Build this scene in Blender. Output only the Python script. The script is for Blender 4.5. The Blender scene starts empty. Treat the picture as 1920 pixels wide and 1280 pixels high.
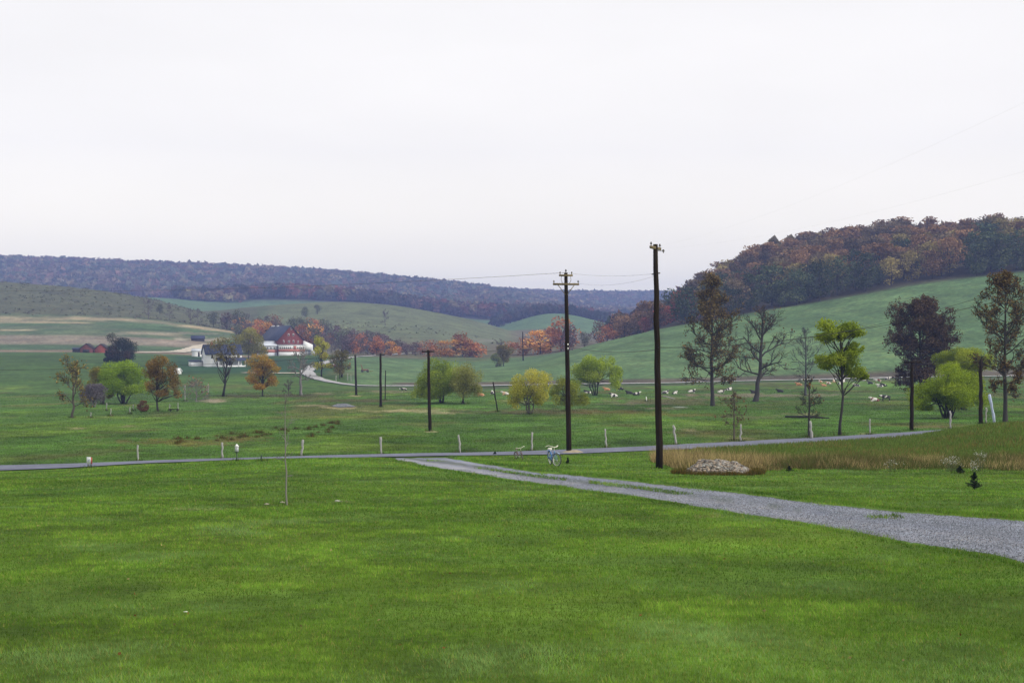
import bpy, bmesh, math, random
import numpy as np
from math import radians as R, sin, cos, pi, sqrt
from mathutils import Vector, Matrix

S = bpy.context.scene
COL = S.collection
# ------------------------------------------------------------------ camera, sky, sun, exposure
EYE = 1.65
FPX = 2490.0            # focal length in pixels of the 1920 px wide picture
cam_d = bpy.data.cameras.new('camera')
cam_d.sensor_width = 36.0
cam_d.lens = FPX / 1920.0 * 36.0
cam_d.clip_start = 0.1
cam_d.clip_end = 12000
cam = bpy.data.objects.new('camera', cam_d)
cam.location = (0, 0, EYE)
cam.rotation_euler = (R(90), 0, 0)
COL.objects.link(cam)
S.camera = cam

SUN_EL, SUN_AZ = 36.0, 118.0       # azimuth clockwise from +Y (view direction)
W = bpy.data.worlds.new("World")
S.world = W
W.use_nodes = True
nt = W.node_tree
nt.nodes.clear()
def wn(t, **k):
    n = nt.nodes.new(t)
    for a, b in k.items():
        setattr(n, a, b)
    return n
out = wn('ShaderNodeOutputWorld')
sky = wn('ShaderNodeTexSky', sky_type='NISHITA')
sky.sun_disc = False
sky.sun_elevation = R(SUN_EL)
sky.sun_rotation = R(SUN_AZ)
sky.air_density = 1.2
sky.dust_density = 3.0
bg1 = wn('ShaderNodeBackground')
bg1.inputs['Strength'].default_value = 0.09
nt.links.new(sky.outputs[0], bg1.inputs['Color'])
tc = wn('ShaderNodeTexCoord')
sep = wn('ShaderNodeSeparateXYZ')
nt.links.new(tc.outputs['Generated'], sep.inputs[0])
ramp = wn('ShaderNodeValToRGB')            # cloud layer: cool towards the horizon, warm white above
ramp.color_ramp.elements[0].position = 0.03
ramp.color_ramp.elements[0].color = (1.72, 1.58, 1.16, 1)
ramp.color_ramp.elements[1].position = 0.40
ramp.color_ramp.elements[1].color = (0.955, 0.94, 0.895, 1)
for ps_, cl_ in ((0.07, (1.42, 1.32, 1.08, 1)), (0.14, (1.14, 1.09, 1.005, 1)), (0.24, (1.04, 1.005, 0.955, 1))):
    ramp.color_ramp.elements.new(ps_).color = cl_
nt.links.new(sep.outputs['Z'], ramp.inputs[0])
nz = wn('ShaderNodeTexNoise')
nz.inputs['Scale'].default_value = 2.3
nz.inputs['Detail'].default_value = 4
mp = wn('ShaderNodeMapping')
mp.inputs['Scale'].default_value = (1, 1, 3.5)
nt.links.new(tc.outputs['Generated'], mp.inputs[0])
nt.links.new(mp.outputs[0], nz.inputs['Vector'])
mr = wn('ShaderNodeMapRange')
mr.inputs['From Min'].default_value = 0.3
mr.inputs['From Max'].default_value = 0.7
mr.inputs['To Min'].default_value = 0.93
mr.inputs['To Max'].default_value = 1.02
nt.links.new(nz.outputs[0], mr.inputs[0])
bg2 = wn('ShaderNodeBackground')
nt.links.new(ramp.outputs[0], bg2.inputs['Color'])
nt.links.new(mr.outputs[0], bg2.inputs['Strength'])
mixw = wn('ShaderNodeMixShader')
mixw.inputs[0].default_value = 0.9
nt.links.new(bg1.outputs[0], mixw.inputs[1])
nt.links.new(bg2.outputs[0], mixw.inputs[2])
nt.links.new(mixw.outputs[0], out.inputs['Surface'])

sun_d = bpy.data.lights.new('sun', 'SUN')
sun_d.energy = 2.5
sun_d.angle = R(6)
sun_d.color = (1.0, 0.94, 0.85)
sun = bpy.data.objects.new('sun', sun_d)
sdir = Vector((sin(R(SUN_AZ)) * cos(R(SUN_EL)), cos(R(SUN_AZ)) * cos(R(SUN_EL)), sin(R(SUN_EL))))
sun.rotation_euler = sdir.to_track_quat('Z', 'Y').to_euler()
sun.location = (30, -30, 60)
COL.objects.link(sun)

S.view_settings.view_transform = 'Standard'
S.view_settings.look = 'None'
S.view_settings.exposure = 0.2
S.view_settings.gamma = 1.0
S.cycles.max_bounces = 6
S.cycles.diffuse_bounces = 3
S.cycles.volume_bounces = 0
S.cycles.use_denoising = True
S.cycles.use_adaptive_sampling = False
S.cycles.transparent_max_bounces = 8

# ------------------------------------------------------------------ helpers
RNG = np.random.default_rng(7)

def mesh_np(name, V, F, mat, tint=None, smooth=False, mids=None):
    """V (n,3); F list of int arrays (each m x k) ; one mesh"""
    V = np.asarray(V, dtype=np.float32)
    if not isinstance(F, (list, tuple)):
        F = [F]
    F = [np.asarray(f, dtype=np.int32) for f in F if len(f)]
    me = bpy.data.meshes.new(name)
    me.vertices.add(len(V))
    me.vertices.foreach_set('co', V.ravel())
    li = np.concatenate([f.ravel() for f in F])
    tot = np.concatenate([np.full(len(f), f.shape[1], dtype=np.int32) for f in F])
    st = np.concatenate([[0], np.cumsum(tot)[:-1]]).astype(np.int32)
    me.loops.add(len(li))
    me.loops.foreach_set('vertex_index', li)
    me.polygons.add(len(tot))
    me.polygons.foreach_set('loop_start', st)
    me.polygons.foreach_set('loop_total', tot)
    if smooth:
        me.polygons.foreach_set('use_smooth', np.ones(len(tot), dtype=bool))
    if mids is not None:
        me.polygons.foreach_set('material_index', np.asarray(mids, dtype=np.int32))
    me.update(calc_edges=True)
    if tint is not None:
        t = np.asarray(tint, dtype=np.float32)
        if t.shape[1] == 3:
            t = np.concatenate([t, np.ones((len(t), 1), np.float32)], 1)
        a = me.color_attributes.new('tint', 'FLOAT_COLOR', 'POINT')
        a.data.foreach_set('color', t.ravel())
    for m in (mat if isinstance(mat, (list, tuple)) else [mat]):
        me.materials.append(m)
    return me

def link(name, me, parent=None, loc=None):
    o = bpy.data.objects.new(name, me)
    COL.objects.link(o)
    if parent:
        o.parent = parent
    if loc is not None:
        o.location = loc
    return o

def tag(o, label=None, cat=None, group=None, kind=None):
    if label: o['label'] = label
    if cat: o['category'] = cat
    if group: o['group'] = group
    if kind: o['kind'] = kind
    return o

def thing(name, label, cat, loc, rz=0.0, group=None):
    o = bpy.data.objects.new(name, None)
    o.empty_display_size = 0.3
    COL.objects.link(o)
    o.location = loc
    o.rotation_euler = (0, 0, rz)
    return tag(o, label, cat, group)

class MB:
    """collects shapes into one mesh"""
    def __init__(s):
        s.V = []; s.F = {3: [], 4: []}; s.T = []; s.n = 0
    def add(s, V, F, t=None):
        V = np.asarray(V, float)
        for f in (F if isinstance(F, list) else [F]):
            f = np.asarray(f)
            if len(f): s.F[f.shape[1]].append(f + s.n)
        s.V.append(V); s.n += len(V)
        s.T.append(np.tile(np.asarray(t if t is not None else (1, 1, 1), float), (len(V), 1)) if (t is None or np.ndim(t) == 1) else np.asarray(t))
        return s
    def box(s, c, d, rz=0.0, t=None):
        x, y, z = np.array(d) / 2.0
        V = np.array([(-x, -y, -z), (x, -y, -z), (x, y, -z), (-x, y, -z), (-x, -y, z), (x, -y, z), (x, y, z), (-x, y, z)])
        if rz:
            V = V @ np.array([[cos(rz), sin(rz), 0], [-sin(rz), cos(rz), 0], [0, 0, 1]])
        F = np.array([(0, 3, 2, 1), (4, 5, 6, 7), (0, 1, 5, 4), (1, 2, 6, 5), (2, 3, 7, 6), (3, 0, 4, 7)])
        return s.add(V + np.array(c), F, t)
    def tube(s, pts, rad, n=6, t=None, cap=True):
        pts = np.asarray(pts, float)
        k = len(pts)
        rad = np.broadcast_to(np.asarray(rad, float), (k,))
        tg = np.gradient(pts, axis=0)
        tg /= np.linalg.norm(tg, axis=1)[:, None] + 1e-9
        ref = np.array([0.0, 0, 1.0]) if abs(tg[:, 2]).mean() < 0.85 else np.array([1.0, 0.13, 0])
        a = np.cross(tg, ref); a /= np.linalg.norm(a, axis=1)[:, None] + 1e-9
        b = np.cross(tg, a)
        ang = np.arange(n) / n * 2 * pi
        V = pts[:, None, :] + rad[:, None, None] * (np.cos(ang)[None, :, None] * a[:, None, :] + np.sin(ang)[None, :, None] * b[:, None, :])
        V = V.reshape(-1, 3)
        i, j = np.meshgrid(np.arange(k - 1), np.arange(n), indexing='ij')
        j2 = (j + 1) % n
        F = np.stack([i * n + j, (i + 1) * n + j, (i + 1) * n + j2, i * n + j2], -1).reshape(-1, 4)
        fs = [F]
        if cap:
            V = np.concatenate([V, pts[[0]], pts[[-1]]])
            jj = np.arange(n); jn = (jj + 1) % n
            fs.append(np.stack([np.full(n, k * n), jj, jn], -1))
            fs.append(np.stack([np.full(n, k * n + 1), (k - 1) * n + jn, (k - 1) * n + jj], -1))
        return s.add(V, fs, t)
    def poly(s, P, thick, t=None):
        """a flat polygon (list of 3d points, convex or not) made a slab by moving along vector thick"""
        P = np.asarray(P, float); n = len(P)
        V = np.concatenate([P, P + np.asarray(thick)])
        j = np.arange(n); jn = (j + 1) % n
        side = np.stack([j, jn, jn + n, j + n], -1)
        fan = np.array([(0, i, i + 1) for i in range(1, n - 1)])
        return s.add(V, [side, fan[:, ::-1], fan + n], t)
    def mesh(s, name, mat, smooth=False, tint=True):
        V = np.concatenate(s.V)
        F = [np.concatenate(f) for f in s.F.values() if f]
        return mesh_np(name, V, F, mat, np.concatenate(s.T) if tint else None, smooth)
    def build(s, name, mat, parent=None, smooth=False, loc=None):
        return link(name, s.mesh(name, mat, smooth), parent, loc)

# numpy value noise
_lat = np.random.default_rng(3).random((256, 256))
def vnoise(x, y):
    xi = np.floor(x).astype(int); yi = np.floor(y).astype(int)
    fx = x - xi; fy = y - yi
    fx = fx * fx * (3 - 2 * fx); fy = fy * fy * (3 - 2 * fy)
    g = lambda a, b: _lat[a & 255, b & 255]
    return (g(xi, yi) * (1 - fx) + g(xi + 1, yi) * fx) * (1 - fy) + (g(xi, yi + 1) * (1 - fx) + g(xi + 1, yi + 1) * fx) * fy
def fbm(x, y, o=4):
    s = 0; a = 0.5; n = 0
    for k in range(o):
        s = s + a * vnoise(x + 17.3 * k, y - 9.1 * k); n += a
        x = x * 2.03; y = y * 2.03; a *= 0.5
    return s / n

# ------------------------------------------------------------------ materials
def nodes_mat(name):
    m = bpy.data.materials.new(name)
    m.use_nodes = True
    t = m.node_tree
    return m, t, t.nodes['Principled BSDF']

def noise_node(t, scale, detail=4, rough=0.55, vec=None, stretch=None):
    n = t.nodes.new('ShaderNodeTexNoise')
    n.inputs['Scale'].default_value = scale
    n.inputs['Detail'].default_value = detail
    n.inputs['Roughness'].default_value = rough
    if vec is not None:
        if stretch:
            mpn = t.nodes.new('ShaderNodeMapping')
            mpn.inputs['Scale'].default_value = stretch
            t.links.new(vec, mpn.inputs[0]); vec = mpn.outputs[0]
        t.links.new(vec, n.inputs['Vector'])
    return n.outputs[0]

def maprange(t, v, a, b, c, d):
    n = t.nodes.new('ShaderNodeMapRange')
    n.inputs['From Min'].default_value = a; n.inputs['From Max'].default_value = b
    n.inputs['To Min'].default_value = c; n.inputs['To Max'].default_value = d
    t.links.new(v, n.inputs[0])
    return n.outputs[0]

def mixcol(t, fac, a, b, mode='MIX'):
    n = t.nodes.new('ShaderNodeMix')
    n.data_type = 'RGBA'; n.blend_type = mode
    for sock, v in ((n.inputs[0], fac), (n.inputs[6], a), (n.inputs[7], b)):
        if isinstance(v, (int, float)): sock.default_value = v
        elif isinstance(v, tuple): sock.default_value = (*v, 1)
        else: t.links.new(v, sock)
    return n.outputs[2]

def mul(t, col, v):
    n = t.nodes.new('ShaderNodeVectorMath'); n.operation = 'SCALE'
    t.links.new(col, n.inputs[0]); t.links.new(v, n.inputs['Scale'])
    return n.outputs[0]

def coords(t, kind='Object'):
    return t.nodes.new('ShaderNodeTexCoord').outputs[kind]

def plain(name, col, rough=0.7, scale=4.0, var=0.25, metal=0.0, bump=0.0, stretch=None, tint=False, spec=None):
    """painted or weathered surface: colour varied by two scales of noise"""
    m, t, p = nodes_mat(name)
    vec = coords(t)
    a = maprange(t, noise_node(t, scale, 5, 0.6, vec, stretch), 0.3, 0.7, 1 - var, 1 + var)
    if tint:
        at = t.nodes.new('ShaderNodeAttribute'); at.attribute_name = 'tint'
        c = at.outputs['Color']
    else:
        rgb = t.nodes.new('ShaderNodeRGB'); rgb.outputs[0].default_value = (*col, 1); c = rgb.outputs[0]
    t.links.new(mul(t, c, a), p.inputs['Base Color'])
    p.inputs['Roughness'].default_value = rough
    p.inputs['Metallic'].default_value = metal
    if spec is not None: p.inputs['Specular IOR Level'].default_value = spec
    if bump:
        b = t.nodes.new('ShaderNodeBump'); b.inputs['Strength'].default_value = bump
        b.inputs['Distance'].default_value = 0.02
        t.links.new(noise_node(t, scale * 6, 4, 0.6, vec, stretch), b.inputs['Height'])
        t.links.new(b.outputs[0], p.inputs['Normal'])
    return m

def leaf_mat(name, trans=0.3, objrand=0.0, col=None):
    m = bpy.data.materials.new(name); m.use_nodes = True
    t = m.node_tree; t.nodes.clear()
    o = t.nodes.new('ShaderNodeOutputMaterial')
    at = t.nodes.new('ShaderNodeAttribute'); at.attribute_name = 'tint'
    c = at.outputs['Color']
    if objrand:
        oi = t.nodes.new('ShaderNodeObjectInfo')
        c = mul(t, c, maprange(t, oi.outputs['Random'], 0, 1, 1 - objrand, 1 + objrand))
    d = t.nodes.new('ShaderNodeBsdfDiffuse'); t.links.new(c, d.inputs['Color'])
    tr = t.nodes.new('ShaderNodeBsdfTranslucent'); t.links.new(c, tr.inputs['Color'])
    mx = t.nodes.new('ShaderNodeMixShader'); mx.inputs[0].default_value = trans
    t.links.new(d.outputs[0], mx.inputs[1]); t.links.new(tr.outputs[0], mx.inputs[2])
    t.links.new(mx.outputs[0], o.inputs['Surface'])
    return m

M_LEAF = leaf_mat('leaves', 0.35)
M_LEAFR = leaf_mat('wood_leaves', 0.2, 0.42)
M_GRASS = leaf_mat('grass_blades', 0.3)
M_BARK = plain('bark', (0.07, 0.06, 0.05), 0.9, 3.0, 0.35, tint=True, bump=0.4, stretch=(1, 1, 0.2))
M_POLE = plain('creosoted_wood', (0.017, 0.0125, 0.008), 0.9, 2.0, 0.4, stretch=(6, 6, 0.4), bump=0.3, spec=0.08)
M_ARM = plain('weathered_arm_wood', (0.13, 0.10, 0.045), 0.8, 3.0, 0.3)
M_POST = plain('grey_weathered_wood', (0.30, 0.30, 0.29), 0.9, 5.0, 0.35, stretch=(6, 6, 0.6), bump=0.4)
M_WIRE = plain('wire_metal', (0.03, 0.03, 0.035), 0.5, 1.0, 0.1, 0.3)
M_INS = plain('insulator_glass', (0.05, 0.045, 0.04), 0.25, 9.0, 0.2)
M_INSW = plain('white_porcelain', (0.7, 0.7, 0.68), 0.3, 9.0, 0.1)
M_WHITE = plain('white_paint', (0.78, 0.79, 0.80), 0.6, 1.2, 0.07)
M_SHADEW = plain('shaded_grey_white', (0.52, 0.55, 0.60), 0.7, 1.2, 0.15)  # blue-grey copy of the white, shade put into its colour; serves grey-white parts too
M_RED = plain('barn_red_boards', (0.15, 0.034, 0.032), 0.85, 1.6, 0.35, stretch=(3, 3, 0.3))
M_PINK = plain('faded_red_block', (0.42, 0.16, 0.13), 0.85, 1.5, 0.15)
M_SLATE = plain('slate_roof', (0.035, 0.045, 0.085), 0.75, 1.3, 0.3, spec=0.2)
M_TIN = plain('pale_tin_roof', (0.52, 0.56, 0.62), 0.45, 1.0, 0.12)
M_GLASSD = plain('dark_window_glass', (0.05, 0.055, 0.06), 0.2, 2.0, 0.2)
M_DARK = plain('dark_interior', (0.025, 0.02, 0.02), 0.9, 2.0, 0.2)
M_RUST = plain('rusty_iron', (0.16, 0.07, 0.045), 0.8, 6.0, 0.4)
M_STONE = plain('field_stone', (0.4, 0.38, 0.36), 0.9, 5.0, 0.3, tint=True, bump=0.4)
M_TYRE = plain('tyre_rubber', (0.05, 0.05, 0.05), 0.8, 20.0, 0.2)
M_WWALL = plain('white_tyre_wall', (0.42, 0.43, 0.43), 0.7, 20.0, 0.15)
M_CHROME = plain('dull_chrome', (0.6, 0.6, 0.62), 0.3, 20.0, 0.15, 0.9)
M_BLUE = plain('blue_enamel', (0.05, 0.19, 0.46), 0.3, 14.0, 0.2)
M_PALEBLUE = plain('pale_blue_enamel', (0.35, 0.48, 0.62), 0.35, 14.0, 0.15)
M_SADDLE = plain('cream_vinyl', (0.72, 0.70, 0.60), 0.5, 14.0, 0.1)
M_BROWNP = plain('brown_red_enamel', (0.10, 0.05, 0.04), 0.4, 14.0, 0.3)
M_GREENP = plain('dark_green_paint', (0.02, 0.045, 0.025), 0.5, 9.0, 0.2)
M_SIGNR = plain('red_painted_edge', (0.35, 0.07, 0.05), 0.6, 9.0, 0.2)
M_SIGNB = plain('blue_grey_mark', (0.38, 0.44, 0.58), 0.6, 9.0, 0.1)

# ------------------------------------------------------------------ terrain
ROWS = [
 (6,   [(0, 640 + FPX * (EYE / 6 + .07)), (1920, 640 + FPX * (EYE / 6 + .07))]),
 (10,  [(0, 1225), (1920, 1225)]),
 (15,  [(0, 1088), (1920, 1088)]),
 (22,  [(0, 1001), (1000, 1001), (1920, 1001)]),
 (31,  [(0, 948), (539, 947), (1920, 947)]),
 (45,  [(0, 907), (128, 905), (500, 899), (1000, 904), (1920, 906)]),
 (55,  [(0, 896), (128, 894), (300, 884), (500, 873), (700, 873), (1000, 884), (1230, 884), (1920, 886)]),
 (66,  [(0, 885), (128, 882), (260, 872), (400, 865.5), (500, 860), (620, 858.5), (700, 859), (800, 863), (1000, 867), (1240, 867), (1350, 872), (1500, 868), (1870, 862)]),
 (72,  [(0, 871), (128, 870), (260, 867), (400, 863.5), (560, 860), (700, 859.5), (850, 859), (1000, 859), (1240, 862), (1400, 861), (1500, 859), (1870, 845)]),
 (80,  [(0, 856), (128, 855), (260, 854), (400, 853), (560, 851.5), (700, 850), (850, 849), (1000, 848.5), (1240, 847), (1400, 846), (1600, 844), (1750, 838), (1870, 815)]),
 (90,  [(0, 843), (128, 842), (400, 841), (700, 838), (1000, 832), (1240, 831.5), (1400, 828.5), (1600, 827), (1720, 824), (1800, 806), (1870, 796), (1920, 795)]),
 (100, [(0, 831), (128, 830), (400, 829), (700, 826), (806, 824), (1000, 821), (1240, 818), (1400, 816), (1600, 813), (1700, 811.5), (1800, 807), (1870, 801)]),
 (120, [(0, 813), (128, 812), (400, 810), (806, 808), (1000, 804), (1240, 801), (1600, 797), (1700, 795), (1870, 790)]),
 (150, [(0, 791), (128, 790), (806, 786), (1240, 780), (1870, 776)]),
 (190, [(0, 771), (128, 770), (714, 764), (1240, 762), (1870, 760)]),
 (250, [(0, 751), (128, 750), (450, 747), (667, 743), (1240, 744), (1870, 741)]),
 (300, [(0, 737), (128, 735), (450, 733), (667, 732), (900, 734), (1240, 731), (1870, 725)]),
 (342, [(0, 722), (128, 721), (360, 717), (470, 717), (560, 719), (620, 721), (664, 726), (760, 727), (900, 727), (1041, 724), (1260, 721), (1530, 714), (1680, 711), (1870, 708)]),
 (358, [(0, 714), (128, 713), (360, 710), (470, 709), (560, 712), (620, 714), (664, 720), (760, 720.5), (900, 720.5), (1041, 718), (1260, 715.5), (1530, 708.5), (1680, 705), (1870, 702)]),
 (400, [(0, 703), (128, 702), (470, 700), (560, 700), (620, 700), (700, 706), (800, 708), (900, 706), (1000, 701), (1170, 692), (1400, 680), (1600, 663), (1870, 640)]),
 (460, [(0, 680), (128, 680), (300, 684), (470, 687), (600, 684), (700, 690), (800, 696), (900, 697), (1000, 684), (1100, 664), (1170, 654), (1240, 644), (1400, 630), (1600, 605), (1870, 568)]),
 (530, [(0, 664), (128, 664), (300, 668), (470, 674), (600, 672), (700, 677), (800, 683), (900, 690), (1000, 681), (1100, 648), (1170, 632), (1240, 616), (1400, 589), (1600, 556), (1720, 534), (1870, 515), (1920, 509)]),
 (620, [(0, 652), (128, 652), (300, 654), (470, 664), (600, 662), (700, 666), (800, 670), (900, 672), (1000, 668), (1100, 652), (1170, 640), (1240, 612), (1300, 590), (1400, 560), (1500, 530), (1600, 510), (1720, 488), (1870, 475), (1920, 472)]),
 (700, [(0, 622), (128, 622), (250, 626), (350, 634), (470, 645), (560, 652), (640, 660), (700, 661), (800, 658), (900, 657), (1000, 656), (1100, 650), (1170, 643), (1240, 622), (1300, 580), (1400, 522), (1500, 494), (1600, 479), (1720, 467), (1870, 463)]),
 (780, [(0, 596), (128, 597), (250, 600), (350, 610), (470, 627), (560, 642), (700, 650), (800, 648), (900, 648), (1000, 648), (1100, 645), (1170, 643), (1240, 638), (1300, 595), (1400, 535), (1500, 502), (1600, 490), (1870, 475)]),
 (880, [(0, 556), (128, 562), (200, 570), (300, 584), (400, 604), (460, 616), (560, 622), (640, 616), (750, 618), (850, 630), (930, 640), (1000, 641), (1170, 641), (1300, 625), (1400, 575), (1870, 500)]),
 (980, [(0, 528), (128, 538), (200, 546), (300, 564), (400, 592), (450, 602), (520, 594), (640, 588), (750, 597), (850, 613), (930, 630), (1000, 638), (1170, 640), (1400, 610), (1870, 540)]),
 (1100, [(0, 540), (128, 548), (300, 580), (400, 584), (450, 577), (540, 570), (640, 565), (740, 572), (830, 588), (900, 603), (930, 612), (1000, 634), (1170, 638), (1400, 625), (1870, 570)]),
 (1250, [(0, 560), (300, 580), (400, 584), (540, 585), (640, 585), (830, 610), (900, 630), (945, 622), (1000, 608), (1040, 606), (1100, 616), (1170, 632), (1400, 625), (1870, 590)]),
 (1400, [(0, 566), (250, 574), (400, 578), (540, 582), (640, 585), (830, 605), (900, 628), (945, 611), (1000, 591), (1030, 586), (1060, 587), (1100, 596), (1150, 610), (1240, 626), (1870, 600)]),
 (1520, [(0, 562), (250, 557), (330, 562), (400, 570), (450, 573), (540, 574), (640, 578), (830, 598), (900, 612), (970, 605), (1030, 598), (1100, 608), (1200, 624), (1870, 600)]),
 (1650, [(0, 560), (250, 556), (400, 562), (470, 553), (560, 554), (640, 559), (720, 567), (800, 579), (870, 588), (970, 594), (1030, 590), (1100, 600), (1200, 618), (1870, 600)]),
 (1900, [(0, 552), (128, 556), (400, 566), (640, 572), (900, 588), (1000, 592), (1100, 606), (1870, 600)]),
 (2200, [(0, 520), (128, 524), (300, 530), (500, 540), (700, 550), (840, 565), (960, 578), (1100, 598), (1870, 600)]),
 (2600, [(0, 498), (128, 501), (300, 508), (500, 516), (640, 525), (840, 543), (900, 551), (960, 560), (1060, 576), (1200, 596), (1870, 600)]),
 (3300, [(0, 520), (500, 530), (800, 552), (900, 556), (1000, 557), (1100, 558), (1200, 558), (1300, 558), (1870, 570)]),
 (4200, [(0, 590), (1920, 592)]),
]
LY = np.log(np.array([r[0] for r in ROWS], float))
PXG = np.arange(-120, 2041, 8.0)
def _row(pts):
    p = np.array(pts, float)
    v = np.interp(PXG, p[:, 0], p[:, 1])
    k = np.exp(-0.5 * (np.arange(-12, 13) * 8 / 22.0) ** 2); k /= k.sum()
    return np.convolve(np.pad(v, 12, mode='edge'), k, mode='valid')
PYR = np.array([_row(r[1]) for r in ROWS])            # rows x px
# heights in z, monotone-ish cubic (pchip) over log distance
ZR = EYE - (PYR - 640) / FPX * np.exp(LY)[:, None]
LYF = np.linspace(LY[0], LY[-1], 1400)
def pchip(x, y, xi):
    h = np.diff(x)[:, None]; d = np.diff(y, axis=0) / h
    m = np.zeros_like(y)
    w1 = 2 * h[1:] + h[:-1]; w2 = h[1:] + 2 * h[:-1]
    ok = d[:-1] * d[1:] > 0
    with np.errstate(divide='ignore', invalid='ignore'):
        m[1:-1] = np.where(ok, (w1 + w2) / (w1 / d[:-1] + w2 / d[1:]), 0)
    m[0] = d[0]; m[-1] = d[-1]
    i = np.clip(np.searchsorted(x, xi) - 1, 0, len(x) - 2)
    t = ((xi - x[i]) / (x[i + 1] - x[i]))[:, None]; hh = (x[i + 1] - x[i])[:, None]
    return ((1 + 2 * t) * (1 - t) ** 2 * y[i] + t * (1 - t) ** 2 * hh * m[i] + t * t * (3 - 2 * t) * y[i + 1] + t * t * (t - 1) * hh * m[i + 1])
ZT = pchip(LY, ZR, LYF)                                # fine table

def ground_z(x, y):
    x = np.asarray(x, float); y = np.asarray(y, float)
    ys = np.maximum(y, 6.0)
    px = np.clip(960 + FPX * x / ys, PXG[0], PXG[-1] - 1e-6)
    fi = (px - PXG[0]) / 8.0; i = np.floor(fi).astype(int); i = np.minimum(i, len(PXG) - 2); f = fi - i
    gl = np.clip((np.log(ys) - LYF[0]) / (LYF[1] - LYF[0]), 0, len(LYF) - 1.001)
    j = np.floor(gl).astype(int); g = gl - j
    z = (ZT[j, i] * (1 - f) + ZT[j, i + 1] * f) * (1 - g) + (ZT[j + 1, i] * (1 - f) + ZT[j + 1, i + 1] * f) * g
    z = np.where(y < 6, -0.07 * np.maximum(y, -20), z)
    amp = np.clip(y / 60.0, 0.02, 1.2)
    z = z + amp * 0.10 * (fbm(x / 9.0, y / 9.0, 3) - 0.5) * np.clip((y - 2) / 10, 0, 1)
    return z

def pix(px, py, Y):
    return Vector(((px - 960) / FPX * Y, Y, EYE - (py - 640) / FPX * Y))
_YS = np.exp(np.linspace(np.log(6), np.log(3400), 3000))
def hit(px, py, ymin=6.0, ymax=3400.0):
    """where the sight line through a pixel of the photograph meets the ground"""
    ys = _YS[(_YS >= ymin) & (_YS <= ymax)]
    xs = (px - 960) / FPX * ys
    g = 640 + (EYE - ground_z(xs, ys)) / ys * FPX
    k = np.where(g <= py)[0]
    i = k[0] if len(k) else len(ys) - 1
    Y = ys[i]
    if len(k) and i > 0:
        f = (g[i - 1] - py) / max(g[i - 1] - g[i], 1e-6)
        Y = ys[i - 1] + f * (ys[i] - ys[i - 1])
    x = (px - 960) / FPX * Y
    return Vector((x, Y, float(ground_z(x, Y))))
def at(px, Y, dz=0.0):
    x = (px - 960) / FPX * Y
    return Vector((x, Y, float(ground_z(x, Y)) + dz))

# lines of the roads
ROAD_PX = np.array([-300, 0, 128, 400, 700, 1000, 1240, 1400, 1600, 1800, 1900, 2050], float)
ROAD_Y = np.array([66, 69, 70.3, 72.5, 75.5, 79.3, 84, 88, 94, 101, 106, 116], float)
UP = np.array([(740, 857.5), (830, 856), (880, 864), (930, 873), (1000, 884), (1100, 892), (1200, 903), (1300, 914), (1400, 925), (1500, 938), (1600, 949), (1700, 959), (1870, 970), (1960, 976), (2100, 986)], float)
LO = np.array([(700, 856.5), (740, 861), (800, 875), (900, 891), (1000, 905), (1100, 920), (1200, 933), (1300, 950), (1400, 967), (1500, 981), (1600, 1000), (1700, 1020), (1870, 1047), (1960, 1075), (2100, 1120)], float)
def drive_mask(px, py, m=0.0):
    return (px > 735) & (py > np.interp(px, UP[:, 0], UP[:, 1]) + m) & (py < np.interp(px, LO[:, 0], LO[:, 1]) - m)
def road_y(px): return np.interp(px, ROAD_PX, ROAD_Y)

# --- the sheet of ground
ysg = np.concatenate([np.linspace(-14, 6, 18)[:-1], np.exp(np.linspace(np.log(6), np.log(4200), 620))])
wsg = np.linspace(-0.8, 0.8, 620)
YY, WW = np.meshgrid(ysg, wsg, indexing='ij')
XX = WW * (YY + 16)
ZZ = ground_z(XX, YY)
PXV = 960 + FPX * XX / np.maximum(YY, 4)
PYV = 640 + (EYE - ZZ) / np.maximum(YY, 4) * FPX

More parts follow.
